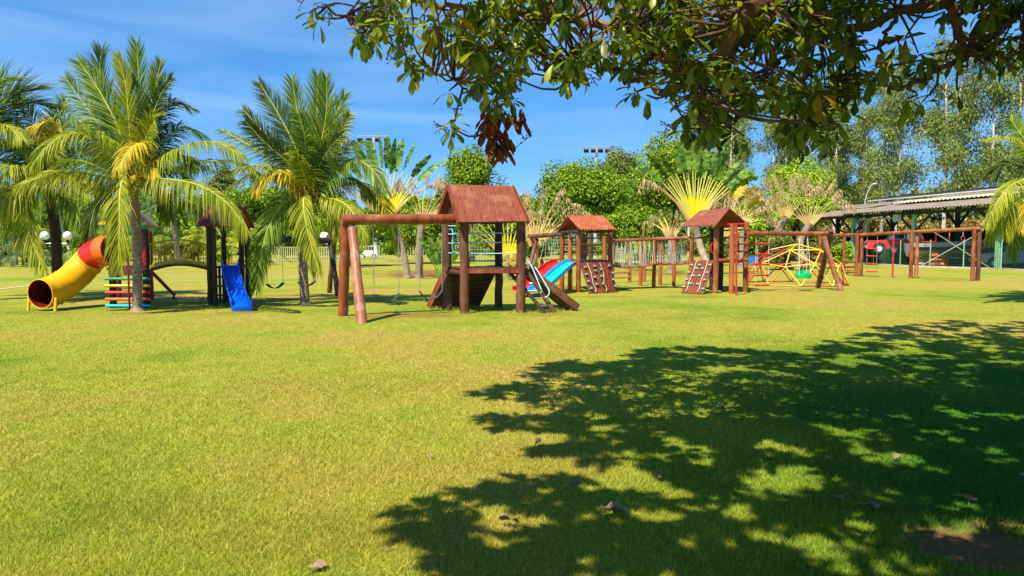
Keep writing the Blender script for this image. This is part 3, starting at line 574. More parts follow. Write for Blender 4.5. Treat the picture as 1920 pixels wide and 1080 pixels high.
# bridge
def arch(xa, xb, ya_, yb_, k=12):
    return [(lerp(xa, xb, i/k)) for i in range(k+1)]
bl, br_ = 277, 396
for dY in (0, .75):
    rail = []; bot = []
    for i in range(25):
        t = i/24; px = bl+(br_-bl)*t; Y = 18.8+dY+(19.9-18.8)*t; rail.append(P(px, 459+3*t-11*math.sin(math.pi*t), Y)); bot.append(P(px, 502-1.5*t-11*math.sin(math.pi*t), Y))
    if dY: 
        rail = [V(p.x, p.y, q_.z) for p, q_ in zip(rail, R0)]; bot = [V(p.x, p.y, q_.z) for p, q_ in zip(bot, B0)]
    else: R0, B0 = rail, bot
    hr = part('bridge_rail', MB().tube(rail, .022, 6).tube(bot, .04, 6), 'yellowp', ls)
    bm_ = MB()
    for i in range(0, 25): bm_.tube([rail[i], bot[i]], .011, 5)
    part('balusters', bm_, 'yellowp', hr)
q = MB(); q.smooth = False
for i in range(24): q.beam(B0[i]+V(0, 0, -.04), bot[i]+V(0, 0, -.04), .12, .03)
part('bridge_deck', q, 'brown', ls)
q = MB()
q.tube([p-V(0, 0, .09) for p in B0], .03, 6)
part('bridge_bearer', q, 'dark', ls)
part('cross_rope', MB().tube(sm([P(402, 466, 19.4), P(428, 462, 19.3), P(458, 468, 19.5)]), .01, 5).tube([P(428, 464, 19.3), P(428, 498, 19.3)], .009, 5), 'black', ls)
# swing beam of the left set
b0, b1 = P(463, 447, 20.2), P(628, 452, 23.7)
part('swing_beam', MB().log(b0, b1, .10, 8, .008, 1), 'dark', ls)
part('leg', MB().log(G(617, 549)-V(0, 0, .05), P(627, 440, 23.7), .085), 'brown', ls); part('leg', MB().log(G(634, 555)-V(0, 0, .05), P(617, 441, 23.5), .085), 'dark', ls)
def on(a, b, px):
    t = min([i/300 for i in range(301)], key=lambda t: abs(960+F*lerp(a, b, t).x/lerp(a, b, t).y-px)); return lerp(a, b, t)
for xa, xb in ((500, 530), (559, 591)): sling(ls, on(b0, b1, xa)-V(0, 0, .1), on(b0, b1, xb)-V(0, 0, .1), .48, .14, cw=.0055)

# ================================================================ right play set: two towers, bridge, swings
rs = thing('play_set', 'reddish log play set with two terracotta-roofed towers, grip walls and a rope bridge', 'play set', G(1215, 540))
def posts(lst, r_=.085):
    for px, py, top_, mt in lst:
        b_ = G(px, py); h = P(px, top_, b_.y).z; part('post', MB().log(b_-V(0, 0, .08), V(b_.x, b_.y, h), r_, 7, .008, .95), mt, rs)
posts([(1084.5, 548, 428, 'log'), (1069, 545, 444, 'orange'), (1053.5, 543, 429, 'log'), (1144, 545, 430, 'log'), (1133, 538, 443, 'orange'), (1107, 536, 430, 'brown')])
# tower 1 roof
Y1 = 24.2; e1, e2 = P(1087, 430, 23.9), P(1155, 429.5, 24.1); r1, r2 = P(1064, 404.5, 25.0), P(1131, 404.5, 25.2); c1_, c2_ = P(1043.5, 433, 26.1), P(1112, 433, 26.3)
c1_.z = e1.z; c2_.z = e2.z
part('roof', MB().corr(e1, e2, r2, r1, 13, .032), 'tile', rs); part('roof', MB().corr(r1, r2, c2_, c1_, 13, .032), 'tile', rs)
for a, b in ((e1, c1_), (e2, c2_)): part('tie_beam', MB().log(lerp(a, b, .02)+V(.12 if a is e1 else -.15, 0, -.06), lerp(a, b, .98)+V(.12 if a is e1 else -.15, 0, -.06), .05), 'dark', rs)
part('deck', MB().planks([G(1086, 548)+V(0, 0, 1.06), G(1143, 545)+V(0, 0, 1.06), G(1131, 536)+V(0, 0, 1.06), G(1070, 539)+V(0, 0, 1.06)], .05, 7), 'darkplank', rs)
for zt in (1.35, 1.62, 1.88): part('guard_rail', MB().log(G(1056, 543)+V(0, .1, zt), G(1133, 537)+V(0, .1, zt), .032), 'brown' if zt < 1.8 else 'dark', rs)
part('guard_rail', MB().log(P(1053.5, 492, 25.6), P(1084, 492, 24.6), .06), 'log', rs)
part('hand_ring', MB().tube(sm([P(1090, 458, 24.8), P(1093, 465, 24.8), P(1092, 475, 24.8), P(1089, 480, 24.8)]), .02, 6), 'redpaint', rs)
def gripwall(c, rows, ropes, k):
    w_ = part('climbing_wall', MB().planks(c, .04, k, .012), 'plank', rs); n_ = (c[1]-c[0]).cross(c[3]-c[0]).normalized()
    n_ = n_ if n_.y < 0 else -n_
    at = lambda u, v: lerp(lerp(c[0], c[1], u), lerp(c[3], c[2], u), v)
    ax = (c[1]-c[0]).normalized(); up = (c[3]-c[0]).normalized()
    for u, v in rows:
        p = at(u, v)+n_*.03; m = MB(); m.tube([p-ax*.055, p-ax*.03+n_*.012, p+ax*.03+n_*.012, p+ax*.055], [.022, .034, .034, .022], 8); part('grip', m, 'holdblue', w_)
    for u0, u1 in ropes:
        pts = [at(u0, .98)+n_*.03, at(u0+.02, .6)+n_*.04, at(u1-.03, .3)+n_*.04, at(u1, .12)+n_*.05, at(u1-.04, .02)+n_*.05]; part('climbing_rope', MB().tube(sm(pts, 4), .011, 5), 'ropey', w_)
W1 = [G(1105.5, 551)+V(0, 0, .02), G(1158, 548)+V(0, 0, .02), P(1144, 491, 24.5), P(1088, 492, 24.0)]
gripwall(W1, [(.08, .14), (.05, .37), (.06, .6), (.09, .83), (.31, .27), (.31, .5), (.40, .71), (.42, .86), (.53, .27), (.55, .52), (.60, .74), (.95, .18), (.93, .4), (.97, .62), (.90, .86)], [(.2, .22), (.62, .60)], 8)
# red and cyan twin slide
sp = [P(1069, 491, 25.2), P(1058, 493, 24.9), P(1040, 505, 24.2), P(1014, 528, 23.1), P(1002, 538, 22.6), P(994, 542.5, 22.2), P(989, 544, 22.05)]
sd = V(.90, -.43, 0).normalized()
def lane(off): return [(x+sd*off) for x in sm(sp, 4)]
pr = [(-.25, .10), (-.22, .10), (-.20, 0), (.20, 0), (.22, .10), (.25, .10), (.25, -.03), (-.25, -.03)]
part('slide_lane', MB().sweep(lane(.25), sd, pr), 'cyan', rs, label='cyan lane of the twin slide'); part('slide_lane', MB().sweep(lane(-.27), sd, pr), 'red', rs, label='red lane of the twin slide')
# bridge posts and beams
posts([(1180.5, 529.5, 447, 'orange'), (1200.6, 536, 446, 'orange'), (1207.7, 528, 448, 'orange'), (1226, 539.5, 446, 'log'), (1238, 535, 447, 'orange'), (1263.4, 537, 446, 'orange'), (1294, 543, 446, 'orange'), (1148, 540, 450, 'orange')], .075)
for (xa, ya, Ya), (xb, yb, Yb) in (((1147, 452.5, 25.6), (1228, 449, 27.3)), ((1224, 449, 27.3), (1296, 446.5, 26)), ((1150, 451, 28.6), (1226, 447, 28.8)), ((1224, 447, 28.8), (1292, 445, 28.2))):
    part('top_rail', MB().log(P(xa, ya, Ya), P(xb, yb, Yb), .05, 5), 'log', rs)
for y in (511, 521): part('low_rail', MB().log(P(1148, y, 31), P(1180, y-.7, 31), .035, 4), 'orange', rs)
def walkway(a, b, sag, k):
    m = MB()
    for i in range(k):
        t = (i+.5)/k; p = lerp(a, b, t)-V(0, 0, sag*math.sin(math.pi*t)); m.log(p+V(0, -.42, random.uniform(-.01, .01)), p+V(0, .42, 0), (b-a).length/k*.47, 2, .004, 1, 8)
    return part('log_walkway', m, 'log', rs)
wa, wb, wc = P(1148, 497.5, 26.2), P(1227, 492, 27.0), P(1293, 492, 26.8)
walkway(wa, wb, .12, 17); walkway(wb, wc, .05, 15)
for (a, b, sag) in ((wa, wb, .12), (wb, wc, .05)):
    t0 = lerp(a, b, 0); 
    for s_ in (-.42, .42):
        top0 = .80 if a is wa else .82
        for i in range(9):
            ta_ = (i+.3)/9; tb2 = (i+(.75 if i % 2 else .05))/9
            p = lerp(a, b, ta_)+V(0, s_, 0); p.z = lerp(P(1147, 452.5, 25.6), P(1296, 446.5, 26), .5).z-.03
            bq = lerp(a, b, min(.98, max(.02, tb2)))+V(0, s_, -sag*math.sin(math.pi*tb2))
            bq2 = lerp(a, b, min(.98, max(.02, tb2+.07)))+V(0, s_, -sag*math.sin(math.pi*tb2))
            part('side_rope', MB().tube([bq, p, bq2], .0085, 4), ('rope', 'ropeg', 'ropey')[i % 3], rs)
# tower 2
posts([(1341, 549.6, 424, 'log'), (1371, 550, 420, 'orange'), (1397.5, 547.5, 416, 'log'), (1351, 543.5, 425, 'dark'), (1334, 544.5, 430, 'dark')], .09)
E1, E2 = P(1278, 424.5, 25.6), P(1342, 422, 23.6); Rr1, Rr2 = P(1313, 397, 26.5), P(1368, 390, 24.3); K1, K2 = P(1352, 421, 27.2), P(1408, 418.5, 25.0)
K1.z = E1.z; K2.z = E2.z; E1.z = E2.z; Rr1.z = Rr2.z
part('roof', MB().corr(E1, E2, Rr2, Rr1, 14, .032), 'tiledark', rs); part('roof', MB().corr(Rr1, Rr2, K2, K1, 14, .032), 'tiledark', rs)
part('tie_beam', MB().tube([P(1345, 421, 24.2), P(1397, 420, 24.4)], .03, 8), 'redpaint', rs)
part('deck', MB().planks([G(1341, 549)+V(0, 0, 1.06), G(1398, 547)+V(0, 0, 1.06), G(1390, 539)+V(0, 0, 1.06), G(1334, 541)+V(0, 0, 1.06)], .05, 6), 'darkplank', rs)
part('guard_rail', MB().log(P(1341, 488.5, 24.1), P(1402, 487, 24.4), .06), 'log', rs)
for y in (430.5, 444, 457.5, 471): part('rung', MB().log(P(1345, y+2, 24.3), P(1402, y, 24.6), .028, 3), 'brown', rs)
part('fire_pole', MB().tube([G(1380.5, 554), P(1380.5, 420, 23.0)], .035, 10).tube([P(1380.5, 420, 23.0), P(1378, 420, 24.4)], .03, 8), 'redpaint', rs)
W2 = [G(1276.5, 550)+V(0, 0, .02), G(1319, 552)+V(0, 0, .02), P(1338, 487.5, 24.1), P(1298, 488.5, 24.9)]
gripwall(W2, [(.07, .16), (.07, .38), (.06, .6), (.08, .83), (.33, .26), (.33, .5), (.37, .72), (.45, .83), (.64, .25), (.6, .5), (.62, .72), (.93, .12), (.9, .38), (.9, .6), (.92, .83)], [(.24, .26), (.76, .78)], 8)
part('arch_rail', MB().tube(sm([P(1299, 490, 25), P(1298, 452, 25), P(1303, 446.5, 25), P(1333, 445, 25)]), .03, 8), 'brown', rs)
part('arch_rail', MB().tube(sm([P(1294, 490, 25.5), P(1295, 452, 25.5), P(1291, 446.5, 25.6), P(1280, 446, 25.8)]), .035, 8), 'orange', rs)
part('hand_grip', MB().tube(sm([P(1336, 455, 24.3), P(1333, 462, 24.3), P(1334, 472, 24.3), P(1338, 476, 24.3)]), .025, 6), 'redpaint', rs)
# left swing of tower 1
a0, a1 = P(994, 444, 28.6), P(1063, 437.5, 25.6)
part('swing_beam', MB().log(a0, a1, .085, 6), 'brown', rs)
part('leg', MB().log(G(1035, 536), P(993, 440, 28.5), .075), 'log', rs); part('leg', MB().log(P(987, 516, 27.4), P(1007, 449, 28.2), .08), 'brown', rs)
for cx in (1023, 1041):
    t_ = on(a0, a1, cx)
    m = MB().tube([t_+V(-.28, 0, -1.25), t_, t_+V(.3, 0, -1.2)], .011, 5).tube([t_+V(-.05, .1, -1.3), t_+V(.03, 0, 0), t_+V(.42, .1, -1.15)], .009, 5)
    s_ = part('swing_rope', m, 'ropeg', rs); part('swing_board', MB().beam(t_+V(-.34, 0, -1.28), t_+V(.38, 0, -1.22), .28, .04), 'dark', s_)
# right swing beam with rope ladder and baby seat
n0, n1 = P(1400, 438, 24.7), P(1560, 438, 25.6)
part('swing_beam', MB().log(n0, n1, .075, 8, .006, 1), 'log', rs)
part('leg', MB().log(G(1533, 540), P(1559, 432, 25.4), .095), 'brown', rs); part('leg', MB().log(G(1576.5, 545.5), P(1544, 443, 25.3), .09), 'logworn', rs)
la, lb_ = on(n0, n1, 1417), on(n0, n1, 1441)
rl = part('rope_ladder', MB().tube([la, V(la.x, la.y, .26)], .010, 5).tube([lb_, V(lb_.x, lb_.y, .26)], .010, 5), 'ropeg', rs)
for y in (457, 477, 496, 516, 535): z = P(1417, y, la.y).z; part('rung', MB().log(V(la.x-.02, la.y, z), V(lb_.x+.03, lb_.y, z), .032, 2, .002, 1), 'redpaint', rl)
sa, sb = on(n0, n1, 1498), on(n0, n1, 1512); zc = P(1505, 519, sa.y).z
bs = MB(); cx, cy = (sa.x+sb.x)/2+.02, sa.y; vs = []; fs = []
for j, (r_, z) in enumerate(((.24, zc-.06), (.27, zc+.10), (.25, zc+.17))):
    for i in range(16): a = 2*math.pi*i/16; vs.append((cx+r_*math.cos(a), cy+r_*.8*math.sin(a), z+(.07*math.sin(a) if j == 2 else 0)))
for j in range(2):
    for i in range(16): fs.append((j*16+i, j*16+(i+1) % 16, (j+1)*16+(i+1) % 16, (j+1)*16+i))
fs.append(tuple(range(15, -1, -1))); bs.add(vs, fs); bseat = part('baby_swing_seat', bs, 'greenp', rs)
for t_, dx, dy in ((sa, -.2, -.12), (sa, -.16, .14), (sb, .2, -.12), (sb, .16, .14)): part('rope', MB().tube([t_, V(cx+dx, cy+dy, zc+.12)], .010, 5), 'ropey', bseat)

# ================================================================ climbing frame behind, reaching right
cf = thing('climbing_frame', 'long log climbing frame with rope ladder, hanging rings and red pole before the vehicle shelter', 'climbing frame', G(1707, 522))
def cpost(px, py, top_, mt, r_=.09):
    b_ = G(px, py); h = P(px, top_, b_.y).z; part('post', MB().log(b_-V(0, 0, .08), V(b_.x, b_.y, h), r_, 7, .014, .95), mt, cf)
for a in ((1605.5, 518, 438, 'log'), (1614, 518, 440, 'log'), (1581.5, 514, 444, 'log'), (1536, 511, 442, 'log'), (1707.5, 522, 434, 'log'), (1717.5, 522, 437, 'logworn'), (1823, 526.5, 430, 'log'), (1833, 526.5, 428, 'brown')): cpost(*a)
fa, fb_, fc, fd = P(1545, 441.5, 40), G(1610, 518), G(1712, 522), G(1829, 526.5)
fb_.z = P(1610, 440.5, fb_.y).z; fc.z = P(1712, 434.5, fc.y).z; fd.z = P(1829, 428.5, fd.y).z
for a, b in ((fa, fb_), (fb_, fc), (fc, fd)): part('top_beam', MB().log(a, b+(b-a).normalized()*.12, .085, 8, .008, 1), 'log' if a is not fc else 'orange', cf)
for y in (491, 500.5, 510.5): part('low_rail', MB().log(P(1582, y, 39.5), P(1607, y, 37.5), .055, 3), 'log', cf)
l_a, l_b = on(fb_, fc, 1625), on(fb_, fc, 1643.5)
rl = part('rope_ladder', MB().tube([l_a, V(l_a.x, l_a.y, .35)], .013, 5).tube([l_b, V(l_b.x, l_b.y, .35)], .013, 5), 'chain', cf)
for y in (451.5, 466, 479.5, 494, 508.5): part('rung', MB().log(P(1624, y, l_a.y), P(1645, y+1, l_b.y), .035, 2, .002, 1), 'redpaint', rl)
rp_ = on(fb_, fc, 1674); part('fire_pole', MB().tube([V(rp_.x, rp_.y, 0), rp_], .04, 8), 'redpaint', cf)
ta2, tb3 = on(fc, fd, 1727), on(fc, fd, 1753); z = P(1727, 453.5, ta2.y).z
part('trapeze', MB().tube([ta2, V(ta2.x, ta2.y, z)], .013, 5).tube([tb3, V(tb3.x, tb3.y, z)], .013, 5).tube([V(ta2.x, ta2.y, z), V(tb3.x, tb3.y, z)], .025, 6), 'redpaint', cf)
for px, yy in ((1778, 447), (1803.5, 447)):
    t_ = on(fc, fd, px); zc = P(px, yy, t_.y).z; ang = .9 if px < 1790 else .1; rr_ = .10
    ringp = [V(t_.x+rr_*math.cos(ang)*math.cos(a), t_.y+rr_*math.sin(ang)*math.cos(a), zc+rr_*math.sin(a)) for a in [2*math.pi*i/18 for i in range(19)]]
    o_ = part('ring', MB().tube(ringp, .016, 6, caps=False), 'redpaint', cf); part('strap', MB().tube([t_, V(t_.x, t_.y, zc+rr_)], .012, 5), 'ropeg', o_)

# ================================================================ dome climber
dc = G(1492, 533); dome = thing('dome_climber', 'low geodesic dome climber of red, yellow and green bars behind the baby swing', 'dome climber', dc)
phi = (1+5**.5)/2
def ico():
    import bmesh
    bm = bmesh.new(); bmesh.ops.create_icosphere(bm, subdivisions=2, radius=1); vs = [v.co.copy() for v in bm.verts]; es = [(e.verts[0].index, e.verts[1].index) for e in bm.edges]; bm.free(); return vs, es
iv, ie = ico(); rot = Matrix.Rotation(.35, 3, 'Z'); iv = [rot@v for v in iv]; RD = 2.0; zl = -.05
def dpt(v): return V(dc.x+v.x*RD, dc.y+v.y*RD, max(0.03, (v.z+.02)*1.62))
for a, b in ie:
    if iv[a].z < zl or iv[b].z < zl: continue
    m_ = (iv[a]+iv[b])/2
    kk = 'yellowp' if (m_.y < -.28 and m_.z > .3) or m_.z > .9 else ('yelgreen' if (m_.y < -.35 and abs(m_.x) < .6) or (m_.z > .8 and m_.x > 0) else ('redpaint' if m_.y > -.2 else 'orangepaint'))
    if m_.z < .12 and m_.y < .3: kk = 'redpaint' if m_.x > 0 else 'orangepaint'
    part('bar', MB().tube([dpt(iv[a]), dpt(iv[b])], .024, 6), kk, dome, label={'yellowp': 'yellow bar', 'redpaint': 'red bar', 'yelgreen': 'lime green bar', 'orangepaint': 'orange bar'}[kk])
# ================================================================ palms
def bez(pts, k=18):
    return sm(pts, max(3, k//(len(pts)-1)))
def resample(pts, n):
    d = [0]
    for a, b in zip(pts, pts[1:]): d.append(d[-1]+(b-a).length)
    o = []; j = 0
    for i in range(n):
        s_ = d[-1]*i/(n-1)
        while j < len(d)-2 and d[j+1] < s_: j += 1
        t = (s_-d[j])/max(1e-6, d[j+1]-d[j]); o.append(lerp(pts[j], pts[j+1], min(1, max(0, t))))
    return o
def frond_mesh(pts, L=.62, droop=.5, n=118, w=.029, start=.1, spread=1.0, rr=.022, hint=None, gap=0):
    c = resample(bez(pts), n+1); rk = resample(c, 14)
    rb_ = MB().tube(rk, [rr*(1-.85*i/13)+.003 for i in range(14)], 5)
    P0, T, S_, U, Ls = [], [], [], [], []
    for i in range(int(n*start), n+1):
        t = (c[min(i+1, n)]-c[max(i-1, 0)]).normalized(); h = hint if hint is not None else (ZA*(1-abs(t.z))+V(0, -1, 0)*abs(t.z)).normalized()
        s_ = t.cross(h); s_ = s_.normalized() if s_.length > 1e-4 else V(1, 0, 0); u = s_.cross(t); f = i/n
        for sg in (-1, 1):
            if gap and random.random() < gap: continue
            P0.append(c[i]); T.append(t); S_.append(s_*sg); U.append(u); Ls.append(1.12*L*(math.sin(math.pi*(.17+.74*f))**.65)*random.uniform(.82, 1.08)*(1 if f < .97 else .8))
    P0, T, S_, U = (np.array([tuple(q) for q in A]) for A in (P0, T, S_, U)); Ls = np.array(Ls); N = len(Ls)
    f = np.linspace(0, 1, N)[:, None]; al = (1.05-.6*f)+rng.normal(0, .07, (N, 1)); al = al*spread
    d = T*np.cos(al)+S_*np.sin(al)+U*rng.normal(.18, .09, (N, 1))
    d /= np.linalg.norm(d, axis=1, keepdims=True); ph_ = rng.normal(0, .45, (N, 1))
    wv = T-d*np.sum(T*d, 1, keepdims=True); wv /= np.linalg.norm(wv, axis=1, keepdims=True)+1e-9; wv = wv*np.cos(ph_)+np.cross(d, wv)*np.sin(ph_)
    pos = P0.copy(); V_ = []; prof = (.45, 1, .85, .5, .06); dr = droop*rng.uniform(.65, 1.35, (N, 1))
    for j in range(5):
        V_ += [pos-wv*w/2*prof[j], pos+wv*w/2*prof[j]]
        dd = d+np.array([[0, 0, -1.0]])*dr*(j+.4)**1.25*.5; dd /= np.linalg.norm(dd, axis=1, keepdims=True); pos = pos+dd*Ls[:, None]/4
    v = np.stack(V_, 1).reshape(-1, 3); b = (np.arange(N)*10)[:, None, None]; f_ = (np.array([[2*j, 2*j+1, 2*j+3, 2*j+2] for j in range(4)])[None]+b).reshape(-1, 4)
    return rb_, v, f_
def frond(root, pts, mat, lab=None, **k):
    rb_, v, f = frond_mesh(pts, **k); quads = [q for q in rb_.f if len(q) == 4]
    nv = len(v); vv = np.concatenate([v, np.array(rb_.v)]); ff = np.concatenate([f, np.array(quads)+nv])
    o = part('frond', (vv, ff), mat, root, lab); o.data.materials.append(M['rachis']); mi = np.zeros(len(ff), np.int32); mi[len(f):] = 1; o.data.polygons.foreach_set('material_index', mi); return o
def palm(label, base, crown, Y, r0, r1, bend, lst, bark='bark', husk=True, cat='palm tree', grp=None, **kw):
    b = G(*base); Yc = Y; c = P(crown[0], crown[1], Yc); root = thing('palm_tree', label, cat, b, grp)
    mid = lerp(b, c, .5)+V(bend, 0, 0); tp = resample(bez([b-V(0, 0, .1), lerp(b, c, .04)+V(bend*.1, 0, 0), mid, c+V(0, 0, -.05)]), 34)
    rs_ = []
    for i in range(34): t = i/33; rs_.append((r0*1.45 if i < 2 else lerp(r0, r1, t**.7))*(1+(.05 if i % 2 else -.03)+random.uniform(-.03, .03)))
    part('trunk', MB().tube(tp, rs_, 14, .03), bark, root)
    m = MB()
    for i in range(10): a = i*2.4; m.tube([c+V(.5*r1*math.cos(a), .5*r1*math.sin(a), -.35), c+V(1.7*r1*math.cos(a), 1.7*r1*math.sin(a), -.02), c+V(2.6*r1*math.cos(a), 2.6*r1*math.sin(a), .24)], [.05, .075, .03], 6)
    if husk:
        for i in range(6): a = random.uniform(0, 6.28); m.sphere(c+V(.24*math.cos(a), .24*math.sin(a), random.uniform(-.22, .05)), random.uniform(.07, .1), 9, 6)
    part('leaf_bases', m, 'coco', root)
    for it in lst:
        mt, L, dr, ps = it[:4]; sc_ = Yc
        pts = [c]+[P(x, y, sc_+dy) for x, y, dy in ps]; kk = dict(L=L, droop=dr); kk.update(kw)
        if dr >= .95: kk.update(L=L*1.22)
        if dr < .21: kk.update(spread=.72, L=L*1.25)
        if len(it) > 4: kk.update(it[4])
        frond(root, pts, mt, **kk)
    return root
g_, y_, k_, d_ = 'frond_green', 'frond_mid', 'frond_yellow', 'frond_dark'
palm('coconut palm with bright curtain-like fronds standing before the coloured rails of the tube slide', (257, 583), (250, 338), 17.6, .115, .095, .05, [
 (d_, .62, .16, [(215, 240, .2), (188, 150, .5), (190, 96, .6)]), (g_, .6, .12, [(222, 240, 0), (180, 160, .2), (150, 118, .3)]), (g_, .55, .05, [(258, 250, 0), (260, 160, 0), (257, 84, 0)]),
 (y_, .5, .08, [(243, 240, -.2), (236, 160, -.3), (222, 108, -.3)], dict(spread=.6)), (g_, .5, .1, [(266, 250, .2), (290, 170, .5), (300, 118, .6)]), (d_, .55, .3, [(272, 260, -.2), (300, 180, -.5), (322, 148, -.6)]),
 (g_, .7, .3, [(215, 280, .4), (165, 205, .9), (125, 150, 1)]), (d_, .6, .5, [(285, 260, .4), (320, 195, .8), (362, 205, 1.0)]), (y_, .5, .35, [(270, 270, -.3), (290, 225, -.6), (300, 215, -.8)]),
 (d_, .7, .8, [(210, 290, .3), (160, 245, .8), (105, 262, 1.2)]), (y_, .7, .9, [(215, 300, -.5), (150, 250, -1.2), (95, 268, -1.6), (60, 310, -1.8)]), (g_, .7, .9, [(200, 320, .2), (140, 300, .6), (80, 325, .8)]),
 (y_, .7, 1, [(190, 330, -.5), (110, 322, -1.2), (40, 345, -1.5)]), (g_, .7, .8, [(290, 290, .4), (335, 240, .8), (385, 255, 1.1)]), (g_, .7, .9, [(290, 310, -.1), (330, 290, -.1), (370, 310, -.2)]),
 (y_, .62, 1.0, [(295, 300, -.3), (350, 272, -.6), (410, 268, -.8), (455, 295, -.9)], dict(n=110)), (g_, .62, 1.0, [(310, 325, .4), (390, 302, 1.0), (450, 306, 1.4), (485, 330, 1.5)]),
 (y_, .72, 1.5, [(285, 335, -.6), (335, 338, -1.0), (385, 352, -1.4), (430, 385, -1.6), (462, 430, -1.7)], dict(n=130, w=.027)), (k_, .5, 1.0, [(262, 292, -.2), (262, 268, -.6), (238, 285, -1.1), (222, 318, -1.4)]),
 (y_, .80, .42, [(232, 335, -.5), (225, 362, -.9), (224, 420, -1.1), (222, 500, -1.2)], dict(n=115, spread=.75, hint=V(-.15, -1, .1))), (d_, .7, .8, [(215, 350, .5), (180, 385, .9), (165, 450, 1)]),
 (g_, .6, .9, [(270, 345, .3), (300, 365, .6), (320, 410, .7)]), (k_, .45, .8, [(262, 330, -.4), (275, 315, -.7), (292, 330, -.9)]), (d_, .6, .9, [(225, 320, .8), (190, 300, 1.4), (150, 330, 1.8)]), (g_, .6, .6, [(285, 320, .9), (330, 315, 1.6), (360, 350, 2)])])
palm('coconut palm with upright green crown between the blue slide and the swing beam', (572, 571), (583, 375), 19.55, .13, .1, -.12, [
 (d_, .6, .12, [(560, 290, 0), (520, 210, .2), (488, 158, .4)]), (g_, .6, .12, [(572, 280, .2), (556, 200, .3), (548, 152, .3)]), (g_, .6, .08, [(590, 280, 0), (594, 210, 0), (596, 145, 0)]),
 (g_, .55, .1, [(600, 280, -.3), (612, 210, -.4), (612, 148, -.5)]), (g_, .6, .2, [(605, 290, .3), (628, 220, .6), (645, 180, .8)]), (y_, .6, .35, [(610, 300, -.3), (640, 245, -.6), (655, 215, -.7)]),
 (d_, .7, .35, [(550, 310, .4), (500, 255, .8), (458, 208, 1)]), (d_, .6, .35, [(555, 320, -.2), (500, 270, -.6), (462, 230, -.8)]), (g_, .6, .4, [(575, 300, -.4), (570, 250, -.7), (560, 215, -.8)]), (d_, .6, .4, [(600, 310, -.4), (625, 270, -.8), (640, 255, -.9)]),
 (g_, .7, .7, [(615, 320, .3), (650, 280, .6), (690, 265, .8)]), (g_, .7, .8, [(620, 330, -.3), (665, 300, -.7), (700, 320, -1), (725, 360, -1.1)]), (g_, .6, .9, [(620, 350, .4), (660, 335, .9), (700, 375, 1.3)]),
 (y_, .6, 1.0, [(620, 372, -.4), (650, 385, -.8), (675, 420, -1.1), (682, 450, -1.2)]), (y_, .8, .9, [(620, 355, .6), (680, 345, 1.2), (722, 390, 1.6), (745, 460, 1.8)]), (g_, .7, .7, [(545, 330, .3), (480, 280, .8), (415, 243, 1.2)]),
 (y_, .6, .9, [(545, 345, -.4), (490, 312, -1), (420, 322, -1.4)]), (g_, .6, .9, [(545, 345, .4), (480, 325, 1), (430, 350, 1.5)]), (k_, .5, 1.0, [(560, 345, -.5), (530, 325, -.9), (495, 335, -1.1), (480, 360, -1.2)]),
 (g_, .75, .55, [(560, 368, -.3), (528, 385, -.6), (498, 440, -.9), (480, 540, -1.0)], dict(spread=.8, hint=V(0, -1, .1))), (y_, .75, .5, [(572, 365, -.6), (569, 385, -.9), (576, 430, -1.1), (597, 508, -1.2)], dict(n=110, spread=.75, hint=V(-.2, -1, .1))),
 (d_, .7, .8, [(560, 375, .4), (530, 400, .8), (515, 450, 1)]), (y_, .6, .8, [(600, 378, -.2), (625, 400, -.3), (640, 450, -.4)]), (g_, .65, .8, [(610, 370, .3), (640, 385, .6), (655, 430, .8)]), (y_, .5, .5, [(575, 340, -.6), (560, 300, -1), (545, 290, -1.2)])])
palm('coconut palm with dark trunk behind the yellow tube slide, drooping left fronds', (107, 562), (88, 335), 21.4, .15, .13, .12, [
 (y_, .9, 1.1, [(60, 318, -.8), (10, 312, -1.8), (-45, 335, -2.4)]), (y_, .9, 1.3, [(70, 335, -.8), (32, 352, -1.6), (-12, 395, -2)], dict(n=110)), (y_, .8, 1.2, [(110, 322, -1), (145, 328, -1.6), (175, 360, -2)]), (g_, .8, .4, [(80, 290, 0), (60, 230, 0), (30, 180, .2)]),
 (g_, .8, .4, [(92, 290, .3), (108, 225, .5), (122, 190, .6)]), (d_, .8, .6, [(70, 300, -.3), (30, 245, -.5), (-10, 225, -.5)]), (g_, .8, .7, [(98, 285, -.3), (130, 225, -.4), (170, 238, -.6)]), (k_, .7, 1, [(95, 290, -.6), (105, 232, -1), (60, 238, -1.2)]),
 (y_, .9, .7, [(68, 345, -.5), (42, 370, -1.2), (52, 430, -1.6), (82, 505, -1.8)], dict(spread=.8, hint=V(.2, -1, .1))), (g_, .8, .8, [(104, 345, -.4), (128, 370, -.7), (150, 420, -1)]), (g_, .9, .8, [(60, 342, -.6), (22, 370, -1.2), (2, 440, -1.4)], dict(spread=.8)),
 (d_, .8, .9, [(110, 335, .5), (165, 335, 1), (215, 385, 1.4)]), (d_, .8, .9, [(60, 330, .6), (10, 330, 1), (-30, 400, 1.2)]), (g_, .8, .9, [(110, 310, .2), (160, 280, .3), (205, 300, .4)]), (d_, .8, .8, [(60, 300, .4), (0, 265, 1), (-50, 280, 1.3)]), (y_, .8, .9, [(60, 310, -.2), (10, 275, -.4), (-40, 300, -.5)]), (g_, .8, .9, [(100, 300, .6), (150, 255, 1), (190, 270, 1.4)])], bark='barkdark')
